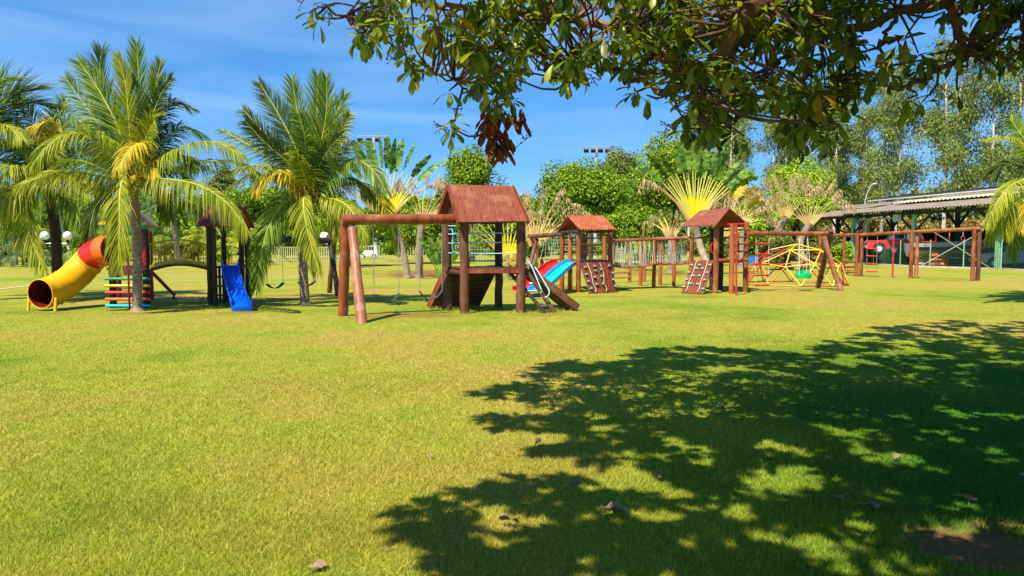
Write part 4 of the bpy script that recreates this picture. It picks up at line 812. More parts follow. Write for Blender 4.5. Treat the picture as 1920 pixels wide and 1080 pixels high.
palm('coconut palm half outside the left edge of the photo, tall feathery fronds', (-75, 566), (-50, 290), 21.0, .15, .12, .1, [
 (d_, .95, .15, [(-20, 220, 0), (25, 180, 0), (75, 168, 0)]), (d_, .9, .15, [(-20, 230, .3), (40, 195, .5), (95, 200, .7)]), (g_, .9, .2, [(-30, 200, -.3), (-5, 160, -.4), (25, 150, -.5)]), (g_, .8, .6, [(-10, 270, -.4), (40, 260, -.7), (80, 300, -.8)]), (y_, .8, .8, [(-20, 250, -.8), (10, 235, -1.2), (40, 260, -1.5)]),
 (g_, .8, .8, [(-10, 300, 0), (30, 310, .4), (60, 380, .6)]), (g_, .8, .5, [(-90, 220, 0), (-130, 190, 0)]), (g_, .8, .7, [(-110, 280, 0), (-170, 330, 0)]), (y_, .8, .8, [(-100, 300, -.6), (-140, 380, -1)]), (y_, .8, .9, [(-40, 310, -.8), (-20, 350, -1.3), (-10, 430, -1.5)]), (g_, .8, .5, [(-60, 190, .4), (-70, 140, .6)])], husk=False)
palm('yellowing coconut palm at the right edge, fronds hanging over the vehicle shelter', (1975, 570), (1975, 340), 20.5, .14, .12, 0, [
 (y_, .45, .6, [(1935, 285, -.3), (1890, 258, -.8), (1846, 262, -1)]), (y_, .55, .8, [(1930, 335, -.6), (1890, 352, -1.2), (1862, 392, -1.6), (1848, 425, -1.7)], dict(n=100)), (d_, .7, .5, [(1930, 315, 0), (1890, 305, .2), (1860, 325, .4)]), (y_, .7, .8, [(1935, 365, -.4), (1900, 385, -.8), (1885, 440, -1)]),
 (g_, .7, .8, [(1940, 375, -.1), (1910, 410, .1), (1895, 480, .2)]), (y_, .65, .9, [(1930, 360, .2), (1880, 390, .6), (1852, 450, .8)]), (k_, .6, .9, [(1950, 365, -.8), (1930, 385, -1.2), (1915, 430, -1.4)]), (g_, .7, .3, [(1960, 260, 0), (1945, 190, .2)]), (g_, .7, .5, [(1935, 280, .4), (1895, 225, .8)]), (g_, .7, .5, [(2010, 270, 0), (2060, 240, 0)]), (g_, .7, .8, [(2030, 330, 0), (2090, 380, 0)]), (y_, .7, .8, [(2010, 370, -.5), (2040, 450, -.8)]), (g_, .7, .6, [(1990, 280, 1), (2010, 250, 2)]), (g_, .7, .6, [(1950, 300, 1), (1920, 270, 2)])], husk=False)
# background palms, further off, built once and repeated
def wild_palm(label, base, h, L, n, mats, lean=0, r=.14, seed=3, leaflet=.8, grp=None, bark='bark'):
    random.seed(seed); b = G(*base) if len(base) == 2 else V(*base); root = thing('palm_tree', label, 'palm tree', b, grp); c = b+V(lean, 0, h)
    part('trunk', MB().tube(resample(bez([b, lerp(b, c, .5)+V(lean*.2, 0, 0), c]), 16), [r*(1.3 if i == 0 else 1-.2*i/15) for i in range(16)], 8, .04), bark, root)
    vs = []
    for i in range(n):
        a = i*2.399; el = random.uniform(-.35, 1.25); d = V(math.cos(a)*math.cos(el), math.sin(a)*math.cos(el), math.sin(el))
        p1 = c+d*L*.5; p2 = c+d*L*.85+V(0, 0, -L*.22); p3 = c+V(d.x, d.y, 0)*L*1.0+V(0, 0, d.z*L*.8-L*.55*(1-max(0, el)*.6))
        rb_, v, f = frond_mesh([c, p1, p2, p3], L=leaflet, droop=.8, n=26, w=.085, rr=.03); vs.append((v, f))
    part('crown', merge(vs), mats, root); return root
wild_palm('slim background palm with a hanging skirt of dead fronds, seen above the yellow bridge', (338, 497), 5.0, 2.6, 22, d_, -.5, .22, 5)
wild_palm('background palm left of the tube slide with thin pale trunk', (142, 497), 4.6, 2.6, 22, g_, -1.2, .1, 8, bark='eubark')
wild_palm('low feathery palm with no visible trunk behind the yellow bridge', (300, 492), 2.4, 3.0, 22, g_, 0, .15, 11)
wild_palm('low palm with bright fronds at the far left edge of the lawn', (30, 497), 2.6, 3.0, 22, y_, 0, .15, 12)
wild_palm('background palm with rounded crown at the left behind the two-globe lamp', (200, 490), 4.2, 3.2, 24, d_, 0, .15, 14)
wild_palm('small palm between the yellow bridge and the red-roofed slide tower', (372, 492), 1.7, 2.4, 20, y_, 0, .12, 15)
wild_palm('low bushy palm just left of the dark palm trunk, behind the lamps', (62, 499), 1.2, 2.6, 22, d_, 0, .15, 17)
wild_palm('low bushy palm between the dark palm trunk and the orange tube end', (168, 500), 1.3, 2.5, 22, g_, 0, .15, 18)
wild_palm('low palm with yellowing fronds in the gap left of the swing beam', (455, 494), 1.6, 2.5, 20, y_, 0, .12, 19)
random.seed(21)

# ================================================================ traveller's palms
def paddle(mid, side, W_, K, tear, droop, curl=0, comb=False):
    """leaf blade: strips off a midrib"""
    c = resample(mid, K+1); vs = []; fs = []
    for i in range(K):
        t = (c[i+1]-c[i]).normalized(); f0, f1 = i/K, (i+1)/K
        for sg in (-1, 1):
            w0 = W_*max(.05, math.sin(math.pi*min(1, f0*.92+.06))**.55); w1 = W_*max(.05, math.sin(math.pi*min(1, f1*.92+.06))**.55)
            tr = random.random() < tear; dz = random.uniform(.1, 1)*droop*(1.6 if tr else 1); sh = random.uniform(.2, .6) if tr else .08
            s_ = (side*sg+t*.35); o0 = s_*w0-ZA*w0*dz; o1 = s_*w1-ZA*w1*dz; g_0 = t*((c[i+1]-c[i]).length*(.25 if tr else .0)); b = len(vs)
            if comb:
                if random.random() < .18: continue
                a0, a1 = c[i]+(c[i+1]-c[i])*.15, c[i]+(c[i+1]-c[i])*.8; hl = w0*random.uniform(.8, 1.9); sd2 = s_*w0*random.uniform(.25, .8); jt = V(random.uniform(-.1, .1), random.uniform(-.1, .1), 0)
                k1 = sd2*.7-ZA*hl*.35; k2 = sd2+jt-ZA*hl; vs += [a0, a1, a1+k1, a0+k1, lerp(a0, a1, .8)+k2, lerp(a0, a1, .3)+k2]; fs += [(b, b+1, b+2, b+3), (b+3, b+2, b+4, b+5)]; continue
            m0, m1 = c[i]+s_*w0*.5-ZA*w0*dz*.25, c[i+1]+s_*w1*.5-ZA*w1*dz*.25
            vs += [c[i], c[i+1], m1, m0, c[i+1]+o1-g_0+V(0, random.uniform(-.1, .1)*curl, 0), c[i]+o0+g_0*.6]; fs += [(b, b+1, b+2, b+3), (b+3, b+2, b+4, b+5)]
    return np.array([tuple(v) for v in vs]), np.array(fs)
def ravenala(label, base, top_, Y, n, sp0, sp1, pl, ll, W_, pet='rav_pet', leaf='rav_green', r=.16, dryside=None, tear=.15, droop=.6, hang=0, pw=.11, axis=V(1, .15, 0), leafK=11, bendy=.15):
    W_ *= (.62 if leaf == 'rav_green' else .8); b = G(*base) if base else None; c = P(top_[0], top_[1], Y); root = thing('travellers_palm', label, 'palm tree', b if b else V(c.x, c.y, 0))
    b = b or V(c.x, c.y, 0)
    bb = V(b.x, Y, 0); m_ = lerp(bb, c, .55)+V((bb.x-c.x)*.22, 0, 0)
    if c.z > .7: part('trunk', MB().tube(resample(bez([b, m_, c]), 22), [r*(1.25 if i < 1 else 1-.12*i/21)*(1+(.05 if i % 2 else -.04)) for i in range(22)], 10, .04), 'bark', root)
    ax = axis.normalized(); pv = []; gv = []; dv = []
    for i in range(n):
        t = i/(n-1); a = R(lerp(sp0, sp1, t))+random.uniform(-.02, .02); d = ax*math.sin(a)+ZA*math.cos(a); L = pl*random.uniform(.92, 1.08); off = ax*(.22*math.sin(a)*2)-V(0, .012*(i % 2), 0)
        out_ = V(random.uniform(-.15, .15)*bendy, random.uniform(-.5, .5)*bendy, 0); s0 = c+off-d*.15; s1 = c+off+d*L*.5; s2 = c+off+(ax*math.sin(a*1.12)+ZA*math.cos(a*1.12))*L+out_-ZA*.10*abs(math.sin(a))*L*.5
        nx = d.cross(V(0, 1, 0)).normalized(); q = []
        for p, w_ in ((s0, pw*1.2), (lerp(s0, s1, .5), pw*.7), (s1, pw*.34), (s2, pw*.2)): q += [p-nx*w_, p+V(0, -w_*.5, 0), p+nx*w_]
        v = np.array([tuple(x) for x in q]); f = np.array([(3*j+k, 3*j+k+1, 3*j+k+4, 3*j+k+3) for j in range(3) for k in range(2)]); pv.append((v, f))
        dry = dryside and dryside(t)
        dr_ = (hang if not dry else max(hang, .8)); a2 = a*1.35; ld = (ax*math.sin(a2)+ZA*math.cos(a2)+out_*.4).normalized(); l_ = ll*random.uniform(.85, 1.1)
        if leaf == 'rav_green' and not dry and n > 12 and i % 2 and random.random() < .75: continue
        mid = [s2, s2+ld*l_*.45+ZA*(-.1*dr_*l_), s2+ld*l_*(.85-.25*dr_)-ZA*(.55*dr_+.06+.25*abs(math.sin(a)))*l_*.8]
        yaw = random.uniform(-1.1, 1.1); sd_ = (nx*math.cos(yaw)+V(0, 1, 0)*math.sin(yaw)).normalized()
        isdry = dry or leaf == 'rav_dry'; (dv if dry else gv).append(paddle(bez(mid), sd_, W_*random.uniform(.8, 1.1)*(.9 if isdry else 1), 20 if isdry else leafK, .8 if dry else tear, 1.1 if dry else droop, 1 if dry else .2, comb=isdry))
    o = part('leaf_stalks', merge(pv), pet, root)
    if pet == 'rav_pet':
        o.data.materials.append(M['rav_tip']); o.data.materials.append(M['rav_edge']); mi = np.array([(2 if i in (0, 1, n-1) else (0 if j == 0 or (j == 1 and .2 < i/n < .8) else 1)) for i in range(n) for j in range(3) for k in range(2)], np.int32); o.data.polygons.foreach_set('material_index', mi)
    if gv: part('leaves', merge(gv), leaf, root)
    if dv: part('dry_leaves', merge(dv), 'rav_dry', root)
    return root
random.seed(4)
ravenala("fan-shaped traveller's palm with bright yellow stalks above the swing beam", (765, 522), (724, 402), 35.0, 24, -50, 46, 2.15, 2.0, .40, dryside=lambda t: t > .93 or t < .04, r=.17, pw=.10)
ravenala("traveller's palm with a crown of tan dead leaves left of the plank gable roof", (786, 522), (792, 408), 34.6, 12, -25, 75, 1.4, 1.7, .34, pw=.05, pet='rav_petdry', leaf='rav_dry', tear=.8, droop=.9, hang=1.1, r=.19, bendy=1)
ravenala("young traveller's palm with yellow-green stalks seen through the playhouse ropes", None, (952, 478), 33, 14, -45, 40, 1.75, 1.7, .3, dryside=lambda t: t > .6, r=.1, pw=.07)
ravenala("traveller's palm with torn tan leaves between the plank gable and the first tiled roof", None, (1003, 455), 34, 15, -30, 50, 1.6, 2.1, .36, pet='rav_petdry', leaf='rav_dry', tear=.8, droop=.8, hang=.35, bendy=.8, r=.15)
ravenala("large fan-shaped traveller's palm with yellow stalks and green paddles left of the dull tiled roof", (1336, 520), (1303, 413), 38, 25, -40, 40, 2.45, 2.15, .46, dryside=lambda t: t < .06, r=.2, pw=.12, bendy=.3)
ravenala("golden and tan leafed traveller's palm crowded against the right of the large yellow fan", None, (1352, 440), 41, 12, 5, 62, 2.2, 1.8, .34, pet='rav_petdry', leaf='rav_gold', tear=.6, droop=.6, hang=.3, bendy=.8, r=.12, dryside=lambda t: t > .6)
ravenala("withered straw-stalked traveller's palm by the shelter roof, left one of two", (1478, 506), (1472, 408), 50, 14, -42, 40, 2.1, 2.2, .5, pet='rav_petdry', leaf='rav_dry', tear=.7, droop=.7, hang=.4, bendy=.8, r=.3, pw=.06, dryside=lambda t: .3 < t < .6)
ravenala("withered straw-stalked traveller's palm by the shelter roof, right one of two", (1512, 506), (1518, 419), 49, 15, -52, 50, 2.1, 2.1, .5, pet='rav_petdry', leaf='rav_dry', tear=.7, droop=.7, hang=.4, bendy=.8, r=.26, pw=.06)
ravenala("pale shredded dead traveller's palm between the golden leaves and the withered pair", None, (1392, 425), 48, 12, -40, 40, 1.9, 2.0, .35, pet='rav_petdry', leaf='rav_dry', tear=.9, droop=1.1, hang=1.5, bendy=1, r=.2)
ravenala("dead traveller's palm with collapsed leaves behind the rope bridge beside the yellow fan", None, (1258, 440), 42, 10, -40, 40, 1.0, 1.6, .3, pet='rav_petdry', leaf='rav_dry', tear=.9, droop=1.1, hang=1.6, bendy=1, r=.2)
ravenala("banana-like plant with upright dark green paddles behind the swings, left of the ramp", None, (826, 512), 30, 6, -18, 24, .35, 1.6, .28, pet='rav_green', tear=.2, droop=.2, r=.1)
ravenala("small yellow-green plant at the foot of the log swing frame behind the chute", None, (985, 520), 28, 9, -50, 45, .35, .95, .10, pet='rav_pet', leaf='rav_gold', tear=.1, r=.05, pw=.04)

# ================================================================ broadleaf trees
def crown_np(cx, cy, cz, rx, ry, rz, lumps, leaves, size, flat=.55, seed=1, lumpr=.42):
    """leaves gathered on overlapping clumps that together make an uneven crown"""
    g = np.random.default_rng(seed); d = g.normal(size=(lumps, 3)); d /= np.linalg.norm(d, axis=1, keepdims=True); d[:, 2] = np.where(d[:, 2] < -flat, -d[:, 2], d[:, 2])
    rr_ = g.uniform(.35, .92, (lumps, 1)); C = d*rr_*np.array([[rx, ry, rz]]); lr = g.uniform(.55, 1.15, lumps)*lumpr*min(rx, rz)
    k = g.integers(0, lumps, leaves); q = g.normal(size=(leaves, 3)); q /= np.linalg.norm(q, axis=1, keepdims=True)
    rad_ = lr[k]*g.uniform(.55, 1.08, leaves)**.6; pos = C[k]+q*rad_[:, None]*np.array([[1, 1, .85]])
    nrm = q+g.normal(0, .55, (leaves, 3))+np.array([[0, 0, .45]]); dr = np.cross(nrm, g.normal(size=(leaves, 3))); dr[:, 2] -= .25*np.linalg.norm(dr, axis=1)
    v, f = scatter(LEAF1[0], LEAF1[1], pos+np.array([[cx, cy, cz]]), frames(dr, nrm), size*g.uniform(.6, 1.3, leaves)); return v, f
def limbs(m, base, top_, r, k, spread, rise, seed):
    rnd = random.Random(seed); m.tube(resample(bez([base, lerp(base, top_, .5)+V(rnd.uniform(-.2, .2), 0, 0), top_]), 8), [r*(1.2-.5*i/7) for i in range(8)], 9, .04)
    for i in range(k):
        a = 6.283*i/k+rnd.uniform(-.4, .4); s0 = lerp(base, top_, rnd.uniform(.55, 1)); e = s0+V(math.cos(a)*spread*rnd.uniform(.6, 1), math.sin(a)*spread*rnd.uniform(.6, 1), rise*rnd.uniform(.6, 1.1))
        m.tube(resample(bez([s0, lerp(s0, e, .5)+V(0, 0, rise*.12), e]), 6), [r*.5*(1-.75*j/5) for j in range(6)], 6, .03)
    return m
def broad(name, label, px, topy, wpx, Y, mat, seed, squash=1.0, leaves=14000, size=.34, lumps=70, bottom=None, cat='tree', grp=None, trunk=True):
    x = (px-960)*Y/F; H = CH+(460-topy)*Y/F; rx = wpx*Y/F/2; zb = bottom if bottom is not None else max(.6, H*.16); rz = (H-zb)/2; cz = zb+rz
    root = thing(name, label, cat, (x, Y, 0), grp)
    if trunk: part('trunk', limbs(MB(), V(x, Y, -.1), V(x, Y, cz), max(.12, .03*H), 7, rx*.6, rz*.5, seed), 'bough', root)
    part('crown' if trunk else 'foliage', crown_np(x, Y, cz, rx*.9, rx*.9*squash, rz*.95, lumps, int(leaves*1.5), size*.78, seed=seed), mat, root); return root
broad('tree', 'rounded mango tree behind the dead leaves, just above the plank gable roof', 884, 270, 130, 72, 'mango', 1, leaves=16000)
broad('tree', 'broad dome-shaped leafy tree behind the first tiled roof', 1092, 300, 200, 60, 'mango', 2, leaves=24000, lumps=90, size=.32)
broad('tree', 'tall rounded leafy tree right of the dome-shaped one, behind the large yellow fan', 1268, 252, 200, 66, 'mango', 3, leaves=26000, lumps=90)
broad('tree', 'dull olive tree rising between the two rounded leafy trees', 1163, 276, 105, 88, 'olive', 4, leaves=11000, size=.42)
broad('tree', 'bright lime-green tree behind the two withered fan palms', 1502, 300, 135, 72, 'mango2', 5, leaves=15000)
broad('tree', 'low bright green tree left of the shelter roof', 1425, 372, 130, 64, 'mango2', 6, leaves=13000, bottom=.5)
broad('tree', 'dark leafy tree behind the palm with the upright crown', 660, 372, 140, 56, 'mango', 7, leaves=15000, size=.3)
broad('tree', 'rounded tree between the two coconut palms', 470, 352, 150, 70, 'mango', 8, leaves=15000)
broad('tree', 'small dull tree with thin top left of the rounded one', 420, 300, 70, 92, 'olive', 9, leaves=5000, size=.4)
broad('tree', 'dark tree behind the far-left palms', 60, 372, 240, 75, 'mango', 10, leaves=16000)
broad('tree', 'dark tree behind the tube slide', 190, 380, 200, 80, 'mango', 11, leaves=14000)
broad('tree', 'leafy tree behind the yellow bridge, partly hidden by palms', 335, 400, 150, 84, 'mango2', 61, leaves=12000)
broad('tree', 'tree behind the blue slide between the palms', 560, 395, 150, 86, 'mango', 62, leaves=12000)
broad('tree', 'low tree behind the rope swings, right of the plank gable', 1010, 400, 110, 80, 'olive', 63, leaves=9000)
broad('tree', 'leafy tree showing below the swing beam', 790, 385, 150, 64, 'mango', 12, leaves=15000)
broad('tree', 'dark green tree seen through the ropes of the playhouse', 940, 392, 150, 55, 'mango', 13, leaves=14000, size=.3)
broad('tree', 'dark leafy tree beside the climbing wall tower, behind the rope bridge', 1180, 385, 150, 58, 'mango', 14, leaves=14000, size=.3)
broad('tree', 'tree with wispy dark top behind the roofline of the plank gable', 830, 345, 40, 84, 'olive', 15, leaves=2500, size=.4)
for i, (px, ty, w_, Y, mt, lab) in enumerate([
    (1200, 447, 60, 46, 'mango2', 'yellow-green bush behind the rope bridge'), (1460, 436, 100, 47, 'scrub', 'leafy bush behind the dome climber, left part'), (1535, 430, 90, 50, 'scrub', 'leafy bush behind the dome climber, beside the shelter'),
    (1580, 452, 38, 46, 'mango2', 'small light bush before the shelter, left of the first long frame posts'), (826, 452, 40, 48, 'drygrass', 'dry pale bush left of the dark green paddles'), (655, 442, 60, 52, 'mango2', 'light green bush behind the worn swing leg'),
    (1005, 452, 70, 60, 'scrub', 'scrubby bush behind the rope swings'), (1290, 447, 70, 62, 'scrub', 'scrubby bush left of the dull-roofed tower'), (1345, 450, 60, 58, 'mango', 'dark bush behind the dull-roofed tower'),
    (480, 445, 60, 58, 'mango2', 'light bush right of the red-roofed tower'), (410, 448, 44, 46, 'mango2', 'bright bush seen inside the red-roofed tower'), (330, 452, 110, 66, 'scrub', 'yellowish bush behind the yellow bridge'), (10, 452, 90, 66, 'scrub', 'scrub at the far left lawn edge'), (240, 456, 90, 72, 'mango', 'dark bush behind the coloured rails'),
    (560, 440, 90, 74, 'mango', 'dark bush behind the pale rail fence'), (745, 446, 80, 74, 'mango', 'dark bush behind the white car'), (900, 448, 90, 70, 'mango', 'dark bush behind the playhouse posts'), (1110, 450, 100, 70, 'mango', 'dark bush behind the first climbing wall')]):
    broad('bush', lab, px, ty, w_, Y, mt, 30+i, leaves=4200, size=.2, lumps=26, bottom=.05, cat='bush', trunk=False)
def wood(name, pts, h0, h1, n, mat, seed, size=.5, depth=3):
    g = np.random.default_rng(seed); pos = []
    for (xa, ya), (xb, yb), k in [(a, b, n) for a, b in zip(pts, pts[1:])]:
        t = g.random(k); x = xa+(xb-xa)*t; y = ya+(yb-ya)*t+g.normal(0, depth, k); top_ = h0+(h1-h0)*(.5+.5*np.sin(x*.45)*np.cos(x*.17+1)); pos.append(np.stack([x, y, top_*g.random(k)**.8], 1))
    pos = np.concatenate(pos); k = len(pos); v, f = scatter(LEAF1[0], LEAF1[1], pos, frames(rand_dirs(k)+np.array([[0, 0, .2]]), rand_dirs(k)), size*g.uniform(.6, 1.4, k))
    tag(part(name, (v, f), mat), kind='stuff')
wood('distant_woodland', [(-130, 105), (-60, 118), (0, 122), (60, 128)], 7, 11.5, 30000, 'mango', 5, .7)
wood('undergrowth', [(44, 118), (62, 92), (60, 60), (58, 40)], 3.0, 6.0, 11000, 'drygrass', 6, .75, 2.5)
wood('undergrowth', [(44, 122), (68, 98), (72, 60), (72, 40)], 7, 11, 9000, 'scrub', 7, .8, 3)
# eucalyptus row behind the shelter
def eucalyptus(label, x, y, h, seed, loc_only=False, grp='tall eucalyptus row behind the shelter'):
    rnd = random.Random(seed); g = np.random.default_rng(seed); root = thing('eucalyptus_tree', label, 'tree', (x, y, 0), grp); b = V(x, y, 0); lean = V(rnd.uniform(-1, 1), rnd.uniform(-.5, .5), h)
    tk = resample(bez([b-V(0, 0, .1), b+lean*.33+V(rnd.uniform(-.4, .4), 0, 0), b+lean*.66+V(rnd.uniform(-.5, .5), 0, 0), b+lean]), 22); m = MB().tube(tk, [.19*(1-.85*i/21)+.02 for i in range(22)], 7, .05); cl = []
    for i in range(26):
        t = rnd.uniform(.26, .97); s0 = tk[int(t*21)]; a = rnd.uniform(0, 6.283); L = (1-.6*t)*rnd.uniform(2.0, 4.4); e = s0+V(math.cos(a)*L*.7, math.sin(a)*L*.7, L*rnd.uniform(.5, 1.0)); md = lerp(s0, e, .5)+V(0, 0, -.15*L*.3)
        m.tube([s0, md, e], [.07*(1-.5*t), .04, .015], 5); cl += [(e, .95), (lerp(md, e, .5), .8), (e+V(rnd.uniform(-.7, .7), rnd.uniform(-.7, .7), rnd.uniform(-1.2, .2)), .8)]
    cl += [(tk[-1], 1.0), (tk[-2], .9)]
    part('trunk', m, 'eubark', root); n = 98; C = np.repeat(np.array([tuple(c[0]) for c in cl]), n, 0); r_ = np.repeat(np.array([c[1] for c in cl]), n)
    N = len(C); pos = C+g.normal(0, .62, (N, 3))*r_[:, None]*np.array([[1, 1, .8]]); dr = g.normal(0, .5, (N, 3)); dr[:, 2] -= .7
    part('crown', scatter([(0, 0, 0), (.45, .16, .02), (1, 0, -.05), (.45, -.16, .02)], LEAF1[1], pos, frames(dr, g.normal(size=(N, 3))), g.uniform(.22, .48, N)), 'euleaf', root); return root
protos = [eucalyptus('tall eucalyptus with forked pale trunk behind the middle of the shelter roof', 40.5, 76, 21, 41), eucalyptus('eucalyptus with single thin white trunk near the left end of the row', 34, 90, 21.5, 42), eucalyptus('eucalyptus with leaning trunk and open crown above the collector strip', 47, 70, 22, 43), eucalyptus('eucalyptus with dense crown at the right end of the row', 50, 62, 20, 44)]
el = random.Random(9)
spots = [(29.5, 97), (31.5, 104), (36, 98), (38.5, 88), (41.5, 94), (37, 83), (43, 84), (45, 92), (44, 72), (49, 82), (46.5, 64), (51, 74), (48, 59), (54, 68), (52, 56), (44.5, 57), (50, 50), (55, 52), (57, 61), (33, 110), (40, 104), (26.5, 108), (47.5, 100)]
for i, (x, y) in enumerate(spots):
    place(protos[i % 4], 'one of the tall pale-trunked eucalyptus trees crowded behind the vehicle shelter', (x, y, 0), el.uniform(0, 6.28), el.uniform(.9, 1.15), 'tall eucalyptus row behind the shelter')
# ================================================================ vehicle shelter
CO = G(1870, 505.5); CF = G(1427, 488); cd = (CF-CO).normalized(); cx_ = V(cd.y, -cd.x, 0)   # along the row (away), and to the right/back
if cx_.x < 0: cx_ = -cx_
sh = thing('vehicle_shelter', 'long open vehicle shelter with green steel posts and sloping sheet roof', 'shelter', CO)
def cs(s, t, z=0): return CO+cd*s+cx_*t+V(0, 0, z)
cols = [(-9.5, 'postgreen'), (0, 'postgreen')]
for px in (1712, 1598, 1503, 1427):
    s = min([i*.05 for i in range(1000)], key=lambda s: abs(960+F*cs(s, 0).x/cs(s, 0).y-px)); cols.append((s, 'postgreen'))
EZ = 4.35; SL = math.tan(R(9.5)); DP = 7.5
for s, mt in cols:
    q = MB(); q.smooth = False; q.beam(cs(s, 0), cs(s, 0, EZ-.1), .26, .26, up=cd); p_ = part('post', q, mt, sh)
    q = MB(); q.smooth = False; q.beam(cs(s, DP*.5), cs(s, DP*.5, EZ+.9), .28, .28, up=cd); part('post', q, 'darkgreen', sh)
    q = MB(); q.smooth = False
    q.beam(cs(s, -.9, EZ-.22), cs(s, DP+.6, EZ-.22+(DP+1.5)*SL), .14, .26)
    part('rafter', q, 'darkgreen', sh)
    for ds in (-1.9, 1.9):
        q = MB(); q.smooth = False; q.beam(cs(s, 0, EZ-1.75), cs(s+ds, 0, EZ-.25), .12, .12); q2 = MB(); q2.smooth = False; q2.beam(cs(s, DP*.5, EZ-1.3), cs(s+ds, DP*.5, EZ+.7), .14, .14)
        part('brace', q, 'darkgreen', sh); part('brace', q2, 'black', sh)
s_end = cols[-1][0]+5; s_mid = cols[3][0]-.6
q = MB(); q.smooth = False; q.beam(cs(-11, -.1, EZ-.32), cs(s_end, -.1, EZ-.26), .14, .22); part('eave_beam', q, 'darkgreen', sh)
q = MB(); q.smooth = False; q.beam(cs(-11, DP*.5, EZ+.55), cs(s_end, DP*.5, EZ+.55), .16, .3); part('purlin', q, 'black', sh)
def sheet(s0, s1, t0, t1, dz, mat, waves=40):
    return part('roof', MB().corr(cs(s1, t0, EZ+dz+t0*SL), cs(s0, t0, EZ+dz+t0*SL), cs(s0, t1, EZ+dz+t1*SL), cs(s1, t1, EZ+dz+t1*SL), waves, .045, .03), mat, sh)
sheet(s_mid+.2, s_end, -1.2, DP+1, 0, 'carroof', 90); sheet(-11, s_mid+.4, -1.3, DP+1, .16, 'carroof', 80)
sheet(-11.5, s_mid-1, 2.4, 4.4, .38, 'carroof2', 60)
q = MB(); q.smooth = False
q.beam(cs(-.5, 4.5, EZ+.72+4.5*SL), cs(s_mid+4, 4.5, EZ+.72+4.5*SL), 1.3, .09, up=(cx_.cross(cd)*-1 if False else V(0, 0, 1)))
part('solar_collector', q, 'panel', sh)
q = MB(); q.tube([cs(-.5, 3.8, EZ+.62+4*SL), cs(s_mid+4, 3.8, EZ+.6+4*SL)], .06, 6); part('collector_pipe', q, 'alu', sh)
s17 = cols[2][0]
q = MB(); q.smooth = False; q.beam(cs(s17+1.2, -.35, EZ-.62), cs(s17+1.75, -.35, EZ-.62), .3, .55); part('floodlight', q, 'alu', sh)
q = MB(); q.smooth = False; q.beam(cs(s17+2, -.35, EZ-.6), cs(s17+6, -.35, EZ-.6), .1, .14); part('gutter', q, 'grey', sh)
q = MB().tube([P(1753, 436, 44), P(1862, 506, 46.5)], .03, 5); part('guy_wire', q, 'alu', sh); q = MB().tube([P(1835, 438, 47), P(1728, 498, 49)], .022, 5); part('guy_wire', q, 'alu', sh)
# wire mesh fence in front of the vehicles
fo = thing('wire_fence', 'green wire mesh fence with thin posts along the front of the vehicle shelter', 'fence', cs(0, -.4))
q = MB(); q.smooth = False; q.add([cs(-11, -.42, .05), cs(s_end-8, -.42, .05), cs(s_end-8, -.42, 1.95), cs(-11, -.42, 1.95)], [(0, 1, 2, 3)]); part('wire_panel', q, 'meshgreen', fo)
for s in [-10+3.1*i for i in range(14)]: part('post', MB().tube([cs(s, -.4), cs(s, -.4, 2.0)], .04, 6), 'postgreen', fo)
bw = thing('shade_screen', 'dark shade cloth hung along the back of the vehicle shelter', 'screen', cs(0, DP))
q = MB(); q.smooth = False; q.beam(cs(-13, DP+.2, 1.35), cs(s_mid+15, DP+.2, 1.35), .06, 2.7); part('cloth', q, 'shade', bw)
q = MB(); q.beam(cs(-13, DP+.2, 2.75), cs(s_mid+15, DP+.2, 2.75), .1, .1); part('top_rail', q, 'darkgreen', bw)
# ---- red off-road car
def vehicle(name, label, cat, s, t, ang): 
    o = cs(s, t); r_ = thing(name, label, cat, o); d = (cd*math.cos(ang)+cx_*math.sin(ang)).normalized(); w = V(-d.y, d.x, 0); return r_, (lambda a, b, c: o+d*a+w*b+V(0, 0, c))
def wheel(root, f, a, b, r_, wd=.25, hub='alu'):
    c0, c1 = f(a, b-wd/2, r_), f(a, b+wd/2, r_); t = part('wheel', MB().tube([c0, lerp(c0, c1, .15), lerp(c0, c1, .85), c1], [r_*.9, r_, r_, r_*.9], 18), 'rubber', root); e = f(a, b-wd/2-.01, r_) if b < 0 else f(a, b+wd/2+.01, r_); part('rim', MB().tube([lerp(c0, c1, .5), e], r_*.58, 14), hub, t)
def body(root, f, prof, hw, mat, name='body', tuck=.0):
    k = len(prof); vs = [f(a, -hw+tuck*max(0, z-1.0), z) for a, z in prof]+[f(a, hw-tuck*max(0, z-1.0), z) for a, z in prof]
    return part(name, MB().add(vs, [tuple(range(k)), tuple(range(2*k-1, k-1, -1))]+[(i, i+k, (i+1) % k+k, (i+1) % k) for i in range(k)]), mat, root, angle=25)
def arc(cx0, r_, z0, k=7): return [(cx0+r_*math.cos(math.pi*(1-i/k)), z0+r_*math.sin(math.pi*(1-i/k))) for i in range(k+1)]
